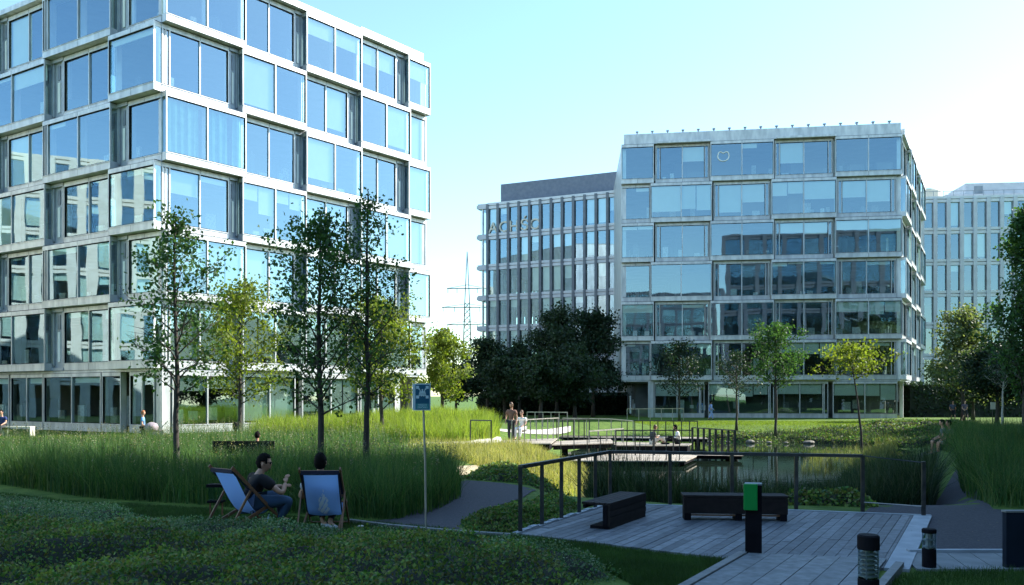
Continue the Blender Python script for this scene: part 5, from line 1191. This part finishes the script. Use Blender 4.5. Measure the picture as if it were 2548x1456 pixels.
SIT = dict(pel=(0, 0, .12), che=(0, .04, .46), nk=(0, .07, .66), hd=(0, .10, .79), shL=(-.18, .04, .57), elL=(-.22, .12, .32), wrL=(-.14, .32, .22), hnL=(-.10, .38, .18), shR=(.18, .04, .57), elR=(.22, .12, .32), wrR=(.14, .32, .22), hnR=(.10, .38, .18),
           hiL=(-.09, .04, .10), knL=(-.13, .44, .12), anL=(-.12, .46, -.30), toL=(-.12, .6, -.36), hiR=(.09, .04, .10), knR=(.13, .44, .12), anR=(.12, .42, -.30), toR=(.12, .56, -.36))
FLOORSIT = dict(SIT, knL=(-.16, .40, .40), anL=(-.12, .62, .08), toL=(-.12, .76, .04), knR=(.12, .42, .36), anR=(.10, .66, .08), toR=(.1, .8, .04), wrL=(-.1, .35, .38), hnL=(-.02, .38, .38), wrR=(.1, .35, .36), hnR=(.03, .38, .36), nk=(0, .1, .65), hd=(0, .16, .78), che=(0, .04, .45))
# man in black, turned to the right in the plain chair
M1 = dict(pel=(.0, .10, .40), che=(.03, .20, .64), nk=(.055, .255, .83), hd=(.085, .30, .945), shL=(-.16, .25, .76), elL=(-.10, .50, .56), wrL=(.14, .60, .60), hnL=(.22, .62, .62), shR=(.22, .16, .75), elR=(.46, .36, .52), wrR=(.40, .46, .68), hnR=(.38, .50, .78),
          hiL=(-.08, .16, .38), knL=(.06, .60, .46), anL=(.08, .62, .08), toL=(.1, .76, .04), hiR=(.11, .15, .38), knR=(.44, .52, .41), anR=(.30, .40, .08), toR=(.38, .5, .04))
person("man in black t-shirt, jeans and sunglasses sitting turned right in the plain blue deck chair", XA(604, 12.7), 12.75, 0, R(-38), M1, skin_tone(0), cloth("black", (.006, .006, .007)), cloth("denim", (.03, .07, .13)), M_HAIRD, near=True, head_yaw=R(-46), head_pitch=R(-4), glasses=True, s=1.0, bulk=1.24, hs=1.16)
M2 = dict(pel=(0, .14, .38), che=(0, .0, .64), nk=(0, -.10, .87), hd=(0, -.10, 1.0), shL=(-.19, -.02, .775), elL=(-.33, .08, .50), wrL=(-.20, .30, .47), hnL=(-.12, .36, .47), shR=(.19, -.02, .775), elR=(.30, .10, .52), wrR=(.14, .30, .47), hnR=(.06, .34, .47),
          hiL=(-.09, .2, .36), knL=(-.12, .56, .46), anL=(-.02, .22, .11), toL=(.06, .12, .05), hiR=(.09, .2, .36), knR=(.14, .56, .44), anR=(.10, .12, .10), toR=(.2, .02, .05))
person("dark haired man in pale t-shirt seen from behind in the deck chair with the emblem", XA(800, 12.5), 12.5, 0, R(3), M2, skin_tone(0), cloth("pale", (.36, .38, .42)), cloth("navy", (.01, .012, .02)), M_HAIRD, near=True, shoes=cloth("white_shoe", (.5, .52, .52)), head_pitch=R(12), bulk=1.12, hs=1.12)
person("standing woman in a brown top and dark trousers on the sunlit footbridge", XA(1272, 35.2), 35.2, .04, R(160), STAND, skin_tone(0), cloth("brown", (.20, .11, .08)), cloth("charcoal", (.03, .035, .04)), M_HAIRB, 'long', s=.97)
person("person in white sitting behind the rail beside the standing woman", XA(1300, 38), 38, .42, R(150), SIT, skin_tone(2), cloth("white", (.75, .75, .72)), cloth("white", (.75, .75, .72)), M_HAIRB, 'short')
person("person in dark top and pale trousers sitting on the dark sided platform", XA(1622, 39.2), 39.2, -.25, R(-78), FLOORSIT, skin_tone(0), cloth("darkgrey", (.04, .045, .05)), cloth("cream", (.7, .62, .52)), M_HAIRB, 'short', s=.98, head_yaw=R(10))
person("person in black with white sleeves sitting opposite on the dark sided platform", XA(1688, 39.3), 39.3, -.25, R(82), FLOORSIT, skin_tone(2), cloth("white", (.75, .75, .72)), cloth("black", (.006, .006, .007)), M_HAIRD, 'long', s=.98, sleeves='long')
person("woman in light blue walking along the base of the middle building", XA(1768, 70.5), 70.5, Hs(17, 70), R(-80), WALK, skin_tone(2), cloth("lightblue", (.30, .42, .75)), cloth("lightblue", (.30, .42, .75)), M_HAIRD, 'long', sleeves='long', s=.9)
person("walker in grey blue shirt, left one of two before the dark right hedge", XA(2370, 66), 66, 0, R(170), WALK, skin_tone(1), cloth("slate", (.07, .08, .13)), cloth("navy", (.01, .012, .02)), M_HAIRD, s=.93, shorts=True)
person("walker in mauve shirt, right one of two before the dark right hedge", XA(2400, 65.5), 65.5, 0, R(190), WALK, skin_tone(2), cloth("mauve", (.12, .10, .17)), cloth("charcoal", (.03, .035, .04)), M_HAIRD, s=.95, shorts=True)
bx, by = XA(2352, 28.6), 28.6
t = thing("bench", "low bench under the two people beside the gravel path at the right", "bench", (bx + .1, by, 0), R(75))
mb = MB(); mb.box(-.75, .75, -.22, .2, .36, .41); mb.build("seat", M_WOODC, t)
for x in (-.6, .5): mb = MB(); mb.box(x, x + .06, -.2, .18, 0, .36); mb.build("leg", M_DARKM, t)
person("person in pale green shirt, nearer of the pair seated by the right path", bx + .02, by - .35, .33, R(75), SIT, skin_tone(1), cloth("sage", (.16, .20, .15)), cloth("khaki", (.18, .19, .15)), M_HAIRD, shorts=True, s=.92, shoes=cloth("white_shoe", (.5, .52, .52)))
person("person in grey shirt, farther of the pair seated by the right path", bx + .15, by + .35, .33, R(75), SIT, skin_tone(0), cloth("greygreen", (.10, .13, .12)), cloth("navy", (.01, .012, .02)), M_HAIRD, s=.92, shorts=True, shoes=cloth("white_shoe", (.5, .52, .52)))
person("red haired child in light blue shirt walking beside a stroller behind the tall grass", XA(355, 33), 33, 0, R(-70), WALK, skin_tone(0), cloth("skyblue", (.16, .33, .62)), cloth("navy", (.01, .012, .02)), M_HAIRR, s=.82)
person("dark haired person whose head shows above the low dark bench behind the deck chairs", XA(637, 21.6), 21.65, .28, R(5), SIT, skin_tone(1), cloth("charcoal", (.03, .035, .04)), cloth("navy", (.01, .012, .02)), M_HAIRD, s=.86)
person("person in dark blue on the pale metal bench at the left edge of the picture", XA(6, 41.4), 41.4, .38, R(185), SIT, skin_tone(0), cloth("navyblue", (.02, .04, .14)), cloth("charcoal", (.03, .035, .04)), M_HAIRD)
t = thing("stroller", "small grey and pink stroller behind the tall grass beside the child", "stroller", (XA(384, 33), 33, 0), R(20))
mb = MB(); mb.lathe([(.05, -.0), (.22, .08), (.27, .22), (.2, .36), (.06, .42)], (-.1, 0, .55), 16); mb.build("hood", cloth("mauvegrey", (.30, .25, .28)), t, smooth=True)
mb = MB(); mb.box(-.2, .32, -.17, .17, .48, .66); mb.build("seat", cloth("mauvegrey", (.30, .25, .28)), t)
mb = MB(); mb.bar((-.25, 0, .2), (.5, 0, 1.02), .03, .03); mb.bar((.3, 0, .2), (-.1, 0, .6), .03, .03); mb.build("frame", M_RAILW, t)
for x in (-.27, .3):
    for y in (-.2, .2): mb = MB(); mb.tube([(x, y - .02, .13), (x, y + .02, .13)], .13, 14); mb.build("wheel", M_DARKM, t)

# fallen leaves on the planks and gravel
P = np.concatenate([scatter(DKf, 150, 301), scatter(pxs([(2330, 1290), (2390, 1215), (2440, 1215), (2500, 1275), (2500, 1360), (2300, 1366)]), 60, 302), scatter(pxs([(1060, 1320), (1130, 1215), (1300, 1220), (1150, 1300)]), 70, 303)])
hz_ = np.where(poly_sd(P[:, 0], P[:, 1], DKf) < 0, .042, H(P[:, 0], P[:, 1]) + .022); Vv, Ff = leaves(np.column_stack([P, hz_]), .035, .001, 304)
Vv = Vv.reshape(-1, 4, 3); Vv[:, :, 2] = hz_[:, None] + (Vv[:, :, 2] - hz_[:, None]) * .15 + .004; Vv = Vv.reshape(-1, 3)
tag(fastmesh("fallen_leaves", Vv, Ff, island_mat("dry_leaf", [(.16, .12, .06), (.1, .12, .04), (.25, .2, .1)], transl=.1)), "scattered dry leaves on the deck and gravel paths", "leaf litter", kind='stuff')
